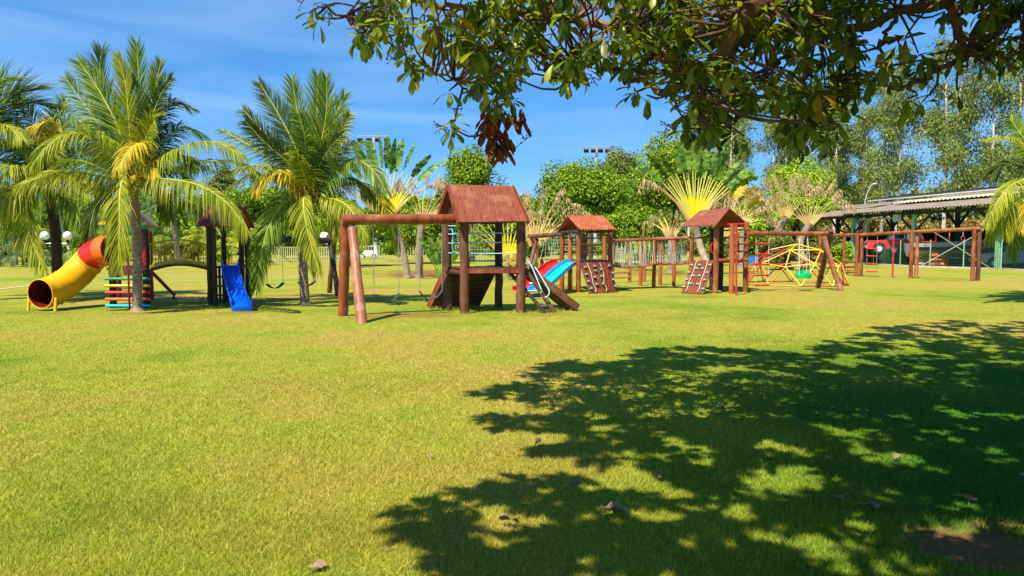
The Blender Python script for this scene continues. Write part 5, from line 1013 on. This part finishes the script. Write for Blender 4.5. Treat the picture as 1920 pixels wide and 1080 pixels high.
def car(name, label, cat, s, t, ang, mat, L=4.3, H=1.9, wr=.38, dz=0, cabmat=None):
    root, f = vehicle(name, label, cat, s, t, ang); g2 = lambda a, b, c: f(a, b, c+dz)
    fx, rx = -L*.31, L*.30
    prof = [(-L/2, .45), (-L/2-.03, .75), (-L/2+.08, 1.0), (-L*.17, 1.12), (L*.42, 1.15), (L/2, 1.05), (L/2+.02, .45)]+[(rx+wr*1.2, .4)]+arc(rx, wr*1.2, .42)[::-1]+[(rx-wr*1.2, .38), (fx+wr*1.2, .38)]+arc(fx, wr*1.2, .42)[::-1]
    body(root, g2, prof, .84, mat)
    cab = [(-L*.17, 1.1), (-L*.04, H-.05), (L*.02, H), (L*.34, H), (L*.43, 1.13)]; c = body(root, g2, cab, .78, cabmat or mat, 'cabin', .12)
    for a0, a1 in ((-L*.10, L*.09), (L*.11, L*.33)):
        for b in (-1, 1):
            vs = [g2(a, b*(.795-.12*max(0, z-1.0)), z) for a, z in ((a0, 1.18), (a1, 1.18), (a1, H-.14), (max(a0, -L*.045), H-.14))]; part('window', MB().slab(vs, .012), 'glass', c)
    part('windscreen', MB().slab([g2(-L*.162, -.66, 1.16), g2(-L*.162, .66, 1.16), g2(-L*.055, .6, H-.1), g2(-L*.055, -.6, H-.1)], .012), 'glass', c)
    for b in (-.58, .58): part('headlight', MB().tube([g2(-L/2-.0, b, .85), g2(-L/2-.07, b, .85)], .11, 12), 'alu', root); part('tail_light', MB().tube([g2(L/2-.02, b, .88), g2(L/2+.05, b, .88)], .08, 10), 'red', root)
    q = MB(); q.smooth = False; q.beam(g2(-L/2-.08, -.8, .55), g2(-L/2-.08, .8, .55), .12, .16); part('bumper', q, 'grey', root)
    for a in (fx, rx):
        for b in (-.76, .76): wheel(root, g2, a, b, wr)
    return root, g2
def at_px(px, t): return min([i*.1 for i in range(-150, 500)], key=lambda s: abs(960+F*cs(s, t).x/cs(s, t).y-px))
r_, f_ = car('parked_car', 'red car with white cabin raised on a trailer under the vehicle shelter', 'car', at_px(1680, .95), .95, math.pi*.66, 'redcar', 4.4, 1.75, .38, .95, 'white')
t_o = ORG[r_.name]; tr = thing('car_trailer', 'low dark trailer carrying the red and white car', 'trailer', t_o)
for b_ in (-.7, .7): q = MB(); q.smooth = False; q.beam(f_(-2.6, b_, .85), f_(2.4, b_, .85), .25, .14); part('deck_beam', q, 'black', tr)
for a_ in (-.3, .6):
    for b_ in (-.9, .9): wheel(tr, f_, a_, b_, .33)
c_ = f_(1.0, -1.25, 1.35); o = thing('round_cover', 'round white cover leaning on the red car trailer behind the red pole', 'cover', c_); part('disc', MB().sphere(c_, .55, 18, 10, (1, .3, .9)), 'white', o)
car('parked_car', 'dark car under the far end of the shelter, behind the dome climber', 'car', at_px(1585, 3.0), 3.0, math.pi*.7, 'black', 4.4, 1.6, .36)
car('parked_car', 'white car at the far right under the shelter behind the drooping yellow fronds', 'car', at_px(1895, 3.0), 3.0, math.pi*.62, 'grey', 4.4, 1.6, .36)
def boat(label, s, t, ang, L, W_, hullm, botm, z0):
    root, f = vehicle('motor_boat', label, 'boat', s, t, ang); vs = []; fs = []; n = 12
    secs = []
    for i in range(n+1):
        u = i/n; w = W_/2*(1-max(0, (u-.45)/.55)**2.2); ks = z0+.75*max(0, (u-.6)/.4)**1.8; dk = z0+1.0+.28*u*u; ch_ = lerp(ks, dk, .45)
        secs.append([(u, -w, dk), (u, -w*.97, lerp(ch_, dk, .5)), (u, -w*.82, ch_), (u, 0, ks), (u, w*.82, ch_), (u, w*.97, lerp(ch_, dk, .5)), (u, w, dk)])
    def strip_(idx, mat, name, par):
        v = []; q = []
        for sc_ in secs:
            for k in idx: u, b, z = sc_[k]; v.append(f((u-.5)*L, b, z))
        m = len(idx)
        for i in range(n):
            for k in range(m-1): q.append((i*m+k, i*m+k+1, (i+1)*m+k+1, (i+1)*m+k))
        return part(name, MB().add(v, q), mat, par, angle=60)
    h = strip_([2, 3, 4], botm, 'hull_bottom', root); strip_([1, 2], hullm, 'side_stripe', h); strip_([4, 5], 'black', 'side_stripe', h); strip_([0, 1], 'grey', 'topside', root); strip_([5, 6], 'grey', 'topside', root)
    v = [f((sc_[0][0]-.5)*L, sc_[0][1], sc_[0][2]) for sc_ in secs]+[f((sc_[6][0]-.5)*L, sc_[6][1], sc_[6][2]) for sc_ in secs]; part('deck', MB().add(v, [(i, i+1, n+2+i, n+1+i) for i in range(n)]), 'white', root)
    part('transom', MB().add([f(-.5*L, b, z) for u, b, z in secs[0]], [tuple(range(7))]), 'grey', root)
    q = MB(); q.smooth = False; q.slab([f(.02*L, -W_*.36, z0+1.1), f(.02*L, W_*.36, z0+1.1), f(-.08*L, W_*.3, z0+1.6), f(-.08*L, -W_*.3, z0+1.6)], .03); part('windshield', q, 'glass', root)
    q = MB(); q.smooth = False; q.beam(f(-.4*L, 0, z0-.12), f(.62*L, 0, z0-.05), .12, .12); tr = part('trailer_beam', q, 'grey', root)
    for b in (-W_*.42, W_*.42): wheel(root, f, -.12*L, b, .32)
    return root
boat('grey motor boat with tan bottom on a trailer, right of the red car', at_px(1775, 1.7), 1.7, math.pi*.66, 5.4, 2.3, 'black', 'beige', .75)
q = MB()
t0 = cs(at_px(1663, .15), .15); o = part('covered_load', q.sphere(t0+V(0, 0, .95), 1.0, 16, 10, (.75, .42, 1.0)), 'tarp', loc=t0); tag(o, 'rounded load under dark green tarpaulin in front of the red car', 'covered load')
for px, mt, lab in ((1728, 'beige', 'pale tan sacks stacked behind the mesh, under the boat'), (1752, 'orange', 'brown sacks stacked behind the mesh, under the boat')):
    c = cs(at_px(px+8, .5), .5); q = MB(); [q.sphere(c+V((i % 2)*.7-.35, 0, .2+.32*(i//2)), .42, 10, 6, (1, .8, .5)) for i in range(6)]; tag(part('sack_pile', q, mt, loc=c), lab, 'sacks')
c = G(1401, 497); q = MB(); q.smooth = False; q.beam(c+V(-.75, 0, .35), c+V(.75, 0, .35), .9, .7); o = thing('covered_bench', 'blue plastic-covered bench between the dull-roofed tower and the dome', 'bench', c); part('cover', q, 'bluetarp', o)
for dx in (-.65, .65): part('leg', MB().tube([c+V(dx, -.5, 0), c+V(dx, -.5, .55)], .04, 6), 'alu', o)
# ================================================================ pale rail fence, white car, goal frame, court fence at the back
def railfence(label, a, b, h, k, mat, name='rail_fence'):
    a, b = G(*a), G(*b); o = thing(name, label, 'fence', lerp(a, b, .5)); q = MB(); q.smooth = False
    for z in (.12*h, h): q.beam(a+V(0, 0, z), b+V(0, 0, z), .05, .07)
    part('rails', q, mat, o) if False else None
    for z, nm in ((.12*h, 'rail'), (h*.97, 'rail')): qq = MB(); qq.smooth = False; qq.beam(a+V(0, 0, z), b+V(0, 0, z), .05, .08); part(nm, qq, mat, o)
    for i in range(k+1): p = lerp(a, b, i/k); qq = MB(); qq.smooth = False; qq.beam(p, p+V(0, 0, h*1.02), .07, .05, up=V(0, 1, 0)); part('picket', qq, mat, o)
    return o
fm = surf('cream_fence_paint', (.36, .38, .15), (.48, .50, .22), 4, .6, bump=.05)
M['cream'] = fm
railfence('pale cream picket rail fence behind the coconut palm with upright crown', (500, 493.5), (640, 492), 1.45, 40, 'cream')
railfence('pale green picket rail fence behind the white car and worn swing leg', (646, 487.5), (868, 486), 1.6, 46, 'cream')
def fence_net(label, a, b, h, mat, postm):
    a, b = G(*a), G(*b); o = thing('net_fence', label, 'fence', lerp(a, b, .5)); q = MB(); q.smooth = False; q.add([a, b, b+V(0, 0, h), a+V(0, 0, h)], [(0, 1, 2, 3)]); part('net', q, mat, o)
    k = max(2, int((b-a).length/4.2))
    for i in range(k+1): p = lerp(a, b, i/k); part('post', MB().tube([p, p+V(0, 0, h)], .05, 6), postm, o)
fence_net('green mesh court fence with thin yellow posts behind the first tiled roof', (880, 492), (1245, 491), 2.7, 'net', 'cream')
fence_net('tall court net with two slim yellow posts behind the rope bridge', (1152, 488), (1192, 488), 5.6, 'net', 'cream')
w_ = G(683, 486); root = thing('parked_car', 'white van-like car seen through the pale rail fence', 'car', w_)
def wf(a, b, c): return w_+V(a, b+3, c)
body(root, wf, [(-1.0, .35), (-1.05, .95), (-.8, 1.05), (-.55, 1.6), (.9, 1.62), (1.1, 1.0), (1.12, .35)], .8, 'white'); part('window', MB().slab([wf(-.5, -.82, 1.05), wf(.75, -.82, 1.05), wf(.7, -.82, 1.45), wf(-.42, -.82, 1.45)], .02), 'glass', root)
for a in (-.65, .7): wheel(root, wf, a, -.72, .3)
gf = thing('goal_frame', 'tall pale yellow steel frame with diagonal stays beside the red-roofed tower', 'goal frame', G(523, 494))
Yg = G(523, 494).y
for a, b, r_ in (((523, 494), (522, 392), .05), ((523, 494), (432, 434), .04), ((400, 494), (400, 424), .05), ((400, 424), (522, 424), .04), ((402, 424), (418, 446), .035), ((418, 424), (418, 494), .04)):
    part('bar', MB().tube([P(a[0], a[1], Yg), P(b[0], b[1], Yg)], r_, 6), 'cream', gf)
# ---- lamps with two globes
def lamp(label, px, py, globey, half, Y=None, grp=None):
    b = G(px, py); z = P(px, globey, b.y).z; o = thing('street_lamp', label, 'lamp', b)
    part('pole', MB().tube([b, V(b.x, b.y, z*.45), V(b.x, b.y, z-.1)], [.09, .08, .035], 10), 'lampteal', o); hw = half*b.y/F
    part('crossarm', MB().tube([V(b.x-hw, b.y, z-.42), V(b.x+hw, b.y, z-.42)], .03, 6), 'alu', o)
    for s in (-1, 1):
        gq = part('globe', MB().sphere(V(b.x+s*hw, b.y, z), .235, 20, 12), 'globe', o); part('socket', MB().tube([V(b.x+s*hw, b.y, z-.46), V(b.x+s*hw, b.y, z-.2)], [.05, .1], 10), 'black', gq)
lamp('two-globe lamp on teal post behind the dark palm trunk at left', 108, 515, 442, 21.5); lamp('two-globe lamp on teal post behind the left swing frame', 628, 515, 443, 18)
def mast(label, px, topy, Y, w, nl):
    x = (px-960)*Y/F; z = CH+(460-topy)*Y/F; o = thing('floodlight_mast', label, 'mast', (x, Y, 0)); part('pole', MB().tube([V(x, Y, 0), V(x, Y, z)], [.28, .16], 8), 'alu', o)
    q = MB(); q.smooth = False; q.beam(V(x-w/2, Y, z), V(x+w/2, Y, z), .35, .14); part('crossbar', q, 'grey', o)
    for i in range(nl):
        p = V(x-w/2+.3+(w-.6)*i/(nl-1), Y-.3, z-.42); q = MB(); q.smooth = False; q.beam(p+V(-.3, -.12, -.1), p+V(.3, -.12, -.1), .3, .38, up=V(0, -.5, 1)); part('floodlight', q, 'black', o)
mast('floodlight mast rising behind the fan palm, left one of two', 704, 258, 90, 3.9, 4); mast('floodlight mast above the dome-shaped tree, right one of two', 1117, 278, 92, 3.3, 4)
lp = P(1640, 345, 75); o = thing('street_lamp', 'slim curved street lamp standing among the eucalyptus trunks', 'lamp', (lp.x, 75, 0)); part('pole', MB().tube(sm([V(lp.x-1.0, 75, 0), V(lp.x-1.0, 75, lp.z*.7), V(lp.x-.5, 75, lp.z-.4), lp]), .045, 6), 'alu', o); part('lamp_head', MB().sphere(lp, .2, 10, 6, (1.4, .7, .5)), 'alu', o)

# ================================================================ overhead tree
ot = thing('shade_tree', 'large broad-leaved tree overhead, its leafy branches hanging across the top of the photo', 'tree', (4.9, 1.2, 0))
random.seed(31)
bt = V(4.9, 1.2, 0); fork = V(4.5, 1.9, 2.9); BR_ = []
def limb(pts, r0_, r1_, n=26, wob=.03):
    c = resample(bez(pts, 24), n); c = [c[0]]+[p+V(random.uniform(-wob, wob), random.uniform(-wob, wob), random.uniform(-wob, wob)) for p in c[1:-1]]+[c[-1]]; BR_.append(c); return MB().tube(c, [lerp(r0_, r1_, (i/(n-1))**.8) for i in range(n)], 9, .05)
part('trunk', MB().tube(resample(bez([bt-V(0, 0, .2), bt+V(0, 0, .3), lerp(bt, fork, .6)+V(.1, 0, 0), fork]), 18), [.42, .36]+[.31-.003*i for i in range(16)], 16, .05), 'bough', ot)
LB = [([fork, P(1560, -140, 4.6), P(1425, 10, 5.0), P(1345, 110, 5.3), P(1292, 150, 5.6)], .15, .075), ([P(1292, 150, 5.6), P(1232, 95, 5.9), P(1185, 52, 6.0), P(1100, 45, 6.1), P(1000, 33, 6.2), P(935, 70, 6.3), P(905, 130, 6.3)], .062, .02),
      ([P(1292, 150, 5.6), P(1352, 132, 5.5), P(1372, 92, 5.5), P(1425, 60, 5.6), P(1500, 75, 5.7)], .05, .03), ([P(1292, 150, 5.6), P(1255, 172, 5.7), P(1200, 150, 5.8), P(1110, 118, 5.9), P(1085, 145, 5.9)], .04, .012),
      ([fork, P(1900, -60, 4.6), P(1800, 5, 5.1), P(1690, 18, 5.5), P(1600, 55, 5.7), P(1520, 30, 5.9), P(1440, 20, 6)], .13, .03), ([P(1780, 8, 5.2), P(1800, 60, 5.3), P(1812, 105, 5.4), P(1760, 130, 5.5), P(1700, 165, 5.5)], .04, .012),
      ([P(1000, 33, 6.2), P(900, 22, 6.3), P(820, 10, 6.4), P(745, 2, 6.3), P(692, 33, 6.1), P(655, 33, 6.0), P(612, 12, 5.95)], .035, .008), ([P(935, 70, 6.3), P(900, 165, 6.2), P(860, 160, 6.1), P(810, 136, 6.1)], .016, .007), ([P(905, 130, 6.3), P(930, 180, 6.2), P(935, 225, 6.1), P(930, 260, 6.1)], .016, .008),
      ([P(1500, 75, 5.7), P(1512, 140, 5.7), P(1500, 200, 5.8), P(1488, 245, 5.8)], .022, .008), ([P(1345, 110, 5.3), P(1300, 200, 5.3), P(1290, 240, 5.3)], .016, .007), ([P(1600, 55, 5.7), P(1590, 130, 5.6), P(1560, 190, 5.6)], .02, .008), ([P(1690, 18, 5.5), P(1650, 100, 5.5), P(1690, 150, 5.4), P(1690, 170, 5.4)], .02, .008),
      ([P(1812, 105, 5.4), P(1840, 110, 5.3), P(1900, 100, 5.2), P(1960, 60, 5)], .02, .012), ([P(1500, 75, 5.7), P(1440, 140, 5.8), P(1400, 200, 5.9), P(1370, 245, 6)], .018, .007),
      ([fork, V(5.4, 4.5, 4.6), V(5.6, 7.5, 6.2), V(6.4, 10, 6.9)], .16, .05), ([fork, V(3.6, 3.5, 4.6), V(2.2, 6.0, 5.4), V(.9, 7.6, 5.3)], .13, .03), ([fork, V(2.4, 1.6, 3.9), V(.2, 2.0, 4.0), V(-2.0, 2.3, 3.8)], .12, .03),
      ([fork, V(7.0, 3.0, 4.4), V(8.8, 5.5, 5.6), V(10.5, 7.5, 6)], .15, .04), ([fork, V(4.0, -.5, 4.6), V(2.6, -2.5, 5.4)], .13, .04), ([fork, V(6.5, .2, 4.8), V(8.5, -.5, 5.6)], .13, .04)]
LB[0] = (LB[0][0], .12, .058); LB[4] = (LB[4][0], .10, .025)
for ps, r0_, r1_ in LB: part('branch', limb(ps, r0_, r1_), 'bough', ot)
BP = np.array([tuple(p) for c in BR_ for p in c])
# leaf rosettes that show in the photograph: below a ragged lower edge of the canopy
edge = [(560, 30), (600, 50), (640, 38), (655, 20), (672, 92), (712, 100), (722, 30), (738, 100), (770, 150), (800, 120), (850, 165), (900, 185), (935, 195), (965, 160), (1000, 95), (1030, 150), (1080, 160), (1110, 105), (1170, 150), (1200, 175), (1240, 140), (1262, 215), (1300, 262), (1345, 270), (1385, 262), (1400, 205), (1440, 180), (1470, 262), (1500, 285), (1560, 262), (1592, 210), (1640, 145), (1700, 190), (1750, 195), (1800, 160), (1850, 128), (1880, 120), (1925, 125)]
def edge_y(x):
    for (a, ya), (b, yb) in zip(edge, edge[1:]):
        if a <= x <= b: return ya+(yb-ya)*(x-a)/(b-a)
    return 0
ros = []
rnd = random.Random(77)
def gaps(x, y): return math.sin(x*.021+1.3*math.sin(y*.03))+math.sin(y*.045+x*.012+2)+.7*math.sin(x*.055-y*.04)
tries = 0
while len(ros) < 760 and tries < 20000:
    tries += 1; x = rnd.uniform(665, 1990); y = rnd.uniform(-60, 285); e = edge_y(min(1924, x))
    if y > e-14: continue
    right = x > 1600
    if right and y > 25 and rnd.random() < (.72 if y < 130 else .35): continue
    if gaps(x, y) < (-1.05 if not right else -.6): continue
    if x < 860 and rnd.random() < .35: continue
    ros.append(P(x, y, rnd.uniform(4.9, 6.9)))
for x, y in ((925, 190), (945, 195), (915, 178), (958, 182), (938, 170), (590, 16), (612, 8), (598, 34), (690, 38), (682, 70), (700, 20), (722, 8), (745, 30), (852, 225), (846, 238), (775, 128), (800, 118), (842, 170), (1290, 240), (1310, 250), (1345, 255), (1378, 250), (1488, 255), (1512, 262), (1545, 250), (1552, 262), (1065, 150), (1095, 125), (1190, 165), (1212, 178), (1470, 245), (1395, 255), (1730, 190), (1700, 185), (1795, 170), (1840, 118), (1875, 95), (1890, 115), (1870, 78)): ros.append(P(x, y, 5.7+rnd.uniform(-.25, .25)))
seen = len(ros)
# rosettes above the frame, which throw the shade seen on the lawn
def inpoly(x, y, poly):
    c = False; j = len(poly)-1
    for i in range(len(poly)):
        (xi, yi), (xj, yj) = poly[i], poly[j]
        if (yi > y) != (yj > y) and x < (xj-xi)*(y-yi)/(yj-yi)+xi: c = not c
        j = i
    return c
shp = [(1985, 604), (1790, 600), (1640, 614), (1600, 632), (1530, 640), (1500, 664), (1420, 652), (1330, 648), (1215, 652), (1165, 676), (1055, 678), (985, 688), (1010, 704), (930, 728), (862, 736), (950, 752), (860, 772), (935, 802), (1050, 802), (1105, 832), (1010, 842), (1090, 872), (1110, 905), (1000, 888), (930, 885), (870, 930), (780, 945), (728, 1010), (800, 1035), (870, 1075), (760, 1140), (700, 1400), (900, 2600)]
G2 = [(G(x, y).x, G(x, y).y) for x, y in shp]; G2 += [(.2, .6), (-1, -3), (10, -3), (19, 6), (17, 15.2)]
light = [(1170, 890, .36, .35), (1440, 905, .26, .25), (1290, 850, .25, .3), (1380, 720, .4, .5), (985, 960, .2, .4), (1590, 760, .35, .5), (1150, 730, .35, .5), (1550, 668, .6, .4), (1730, 665, .5, .5), (1330, 940, .2, .4), (1080, 960, .16, .5), (1640, 640, .7, .4), (930, 1020, .22, .4), (1120, 1030, .18, .4), (1550, 880, .25, .4), (1250, 820, .2, .4), (1740, 865, .2, .4), (1820, 975, .2, .4), (1180, 790, .25, .5)]
LG = [(G(x, y).x, G(x, y).y, r_, p_) for x, y, r_, p_ in light]
cnt = 0; tries = 0
while cnt < 5600 and tries < 90000:
    tries += 1; gx = rnd.uniform(-1.6, 16); gy = rnd.uniform(-2, 16.5)
    if not inpoly(gx, gy, G2): continue
    if any(math.hypot((gx-a), (gy-b)*.8) < r_ and rnd.random() > p_ for a, b, r_, p_ in LG): continue
    if 6.6 < gy < 9.2 and gx < 3.4 and rnd.random() < .7: continue
    if gy < 6.2 and rnd.random() < .16: continue
    H = rnd.uniform(3.2, 7.2); sx_, sy_ = gx-SX*H, gy-SY*H
    if sy_ > .3:
        ex = 960+F*sx_/sy_; ey = 460-F*(H-CH)/sy_
        if ey > -75 and -150 < ex < 2080: continue
        if H-CH < .9 and sy_ < 3: continue
    if math.hypot(sx_, sy_) < .9 and H < 3.4: continue
    ros.append(V(sx_, sy_, H)); cnt += 1
ros_np = np.array([tuple(p) for p in ros]); nR = len(ros)
# twigs from each visible rosette to the nearest branch point
def nearest(p):
    d = ((BP-np.array(tuple(p)))**2).sum(1)+((BP[:, 2] < p.z)*.15); return Vector(BP[int(d.argmin())])
tw = MB()
for i in range(seen):
    p = ros[i]; b = nearest(p); L = (b-p).length
    if L < .06: continue
    if L > 1.3: b = lerp(p, b, 1.3/L)
    m1 = lerp(b, p, .5)+V(rnd.uniform(-.08, .08), rnd.uniform(-.08, .08), -.10*L*rnd.uniform(-.4, 1.4)); tw.tube(resample(bez([b, m1, p]), 6), [.011, .010, .009, .008, .007, .006], 5)
o = part('twigs', tw, 'twig', ot); 
lt = obovate(6, .3, .27, .07, True); lt2 = obovate(3, .3, .26, .0)
def rosette(idx, tmpl, lo, hi, mat, name, size=(.13, .215), tiltlo=-.9, tilthi=.55):
    P_, D_, N_, S_ = [], [], [], []
    for i in idx:
        k = rnd.randint(lo, hi); a0 = rnd.uniform(0, 6.28); c = ros_np[i]
        for j in range(k):
            a = a0+j*2.4+rnd.uniform(-.3, .3); el_ = rnd.uniform(tiltlo, tilthi); d = np.array([math.cos(a)*math.cos(el_), math.sin(a)*math.cos(el_), math.sin(el_)]); n_ = np.array([rnd.uniform(-.35, .35), rnd.uniform(-.35, .35), 1.0]) if abs(el_) < 1.1 else np.array([math.cos(a), math.sin(a), .3])
            P_.append(c+d*.02+np.array([0, 0, -.006*j])); D_.append(d); N_.append(n_); S_.append(rnd.uniform(*size))
    v, f = scatter(tmpl[0], tmpl[1], np.array(P_), frames(np.array(D_), np.array(N_)), np.array(S_)); return part(name, (v, f), mat, ot)
vis = list(range(seen)); yl = [i for i in vis if rnd.random() < .035]
o = rosette([i for i in vis if i not in yl], lt, 5, 10, 'crown', 'foliage', (.07, .155), -1.3, .6); o.data.polygons.foreach_set('use_smooth', [True]*len(o.data.polygons))
rosette(yl, lt, 3, 6, 'crownyellow', 'yellowed_leaves')
rosette(list(range(seen, nR)), lt2, 11, 15, 'crown', 'foliage', (.15, .24))
# withered hanging bunch
wb_ = [P(932+rnd.uniform(-30, 38)*(1-.6*t_), 205+t_*80, 6.1+rnd.uniform(-.12, .12)) for t_ in [i/17 for i in range(18)]]+[P(968, 212, 6.1), P(982, 226, 6.1), P(906, 245, 6.1)]
P_, D_, N_, S_ = [], [], [], []
for p in wb_:
    for j in range(6): a = rnd.uniform(0, 6.28); P_.append((p.x+rnd.uniform(-.04, .04), p.y+rnd.uniform(-.04, .04), p.z+rnd.uniform(-.04, .04))); D_.append((math.cos(a)*.3, math.sin(a)*.3, -1)); N_.append((math.cos(a), math.sin(a), rnd.uniform(-.5, .5))); S_.append(rnd.uniform(.085, .155))
cv, cf_ = obovate(5, -.25, .21, .16)
part('withered_stalk', MB().tube(sm([P(935, 195, 6.15), P(938, 225, 6.1), P(930, 262, 6.1), P(932, 296, 6.1)]), [.012]*18+[.006], 5), 'twig', ot)
part('withered_leaves', scatter(cv, cf_, np.array(P_), frames(np.array(D_), np.array(N_)), np.array(S_)), 'withered', ot)
# sprays of tiny buds on fine stalks
bd = MB()
for x, y in ((740, 95), (735, 110), (752, 88), (565, 5), (612, 20), (850, 205), (828, 240), (985, 262), (1110, 145), (1250, 235), (1262, 240), (1245, 248), (960, 165)):
    c = P(x, y, 5.9)
    for j in range(9):
        e = c+V(rnd.uniform(-.07, .07), rnd.uniform(-.07, .07), rnd.uniform(-.06, .05)); bd.tube([c, e], .0025, 3); bd.sphere(e, .007, 5, 3)
part('bud_sprays', bd, 'twig', ot)

# ================================================================ fallen leaves
fl = [(1340, 770, .19, 'curled brown leaf lying in dappled light, farthest of the large fallen leaves'), (1180, 975, .25, 'large pale tan leaf lying curled in the middle of the shade'), (1650, 967, .22, 'grey folded leaf lying on the shaded grass toward the right'), (1554, 941, .15, 'small brown leaf standing on edge left of the grey folded leaf'),
      (974, 990, .18, 'dark curled leaf lying near the left tip of the shade'), (1085, 918, .17, 'tan cupped leaf above the large pale one'), (813, 863, .07, 'tiny pale leaf alone on the sunlit grass'), (1240, 907, .13, 'dark small leaf beside a bright patch'), (1690, 865, .14, 'flat grey leaf in the deep shade at right'),
      (1832, 951, .18, 'broken brown leaf near the bare soil patch'), (576, 1076, .14, 'dark leaf cut off by the bottom edge of the photo'), (1003, 840, .12, 'thin dark leaf at the sunlit edge between the two shade lobes'), (1912, 897, .17, 'brown leaf at the right edge of the photo'), (1316, 984, .05, 'tiny orange leaf in a small sun fleck')]
for i, (x, y, s, lab) in enumerate(fl):
    g_p = G(x, y); rr_ = random.Random(i*7+2); a = rr_.uniform(0, 6.28); tv, tf = obovate(6, rr_.uniform(-.25, .3), rr_.uniform(.22, .30), rr_.choice([.16, .22, -.05, .12])); tv = [(u, v_+.07*math.sin(u*7+i), w_+.10*math.sin(u*8+v_*17+i)+.10) for u, v_, w_ in tv]
    v, f = scatter(tv, tf, np.array([[g_p.x, g_p.y, .028]]), frames(np.array([[math.cos(a), math.sin(a), rr_.uniform(-.05, .15)]]), np.array([[rr_.uniform(-.4, .4), rr_.uniform(-.4, .4), 1]])), np.array([s*.68]))
    o = part('fallen_leaf', (v, f), 'deadleaf', loc=g_p); o.data.polygons.foreach_set('use_smooth', [True]*len(o.data.polygons)); tag(o, lab, 'leaf', 'leaves fallen on the lawn')
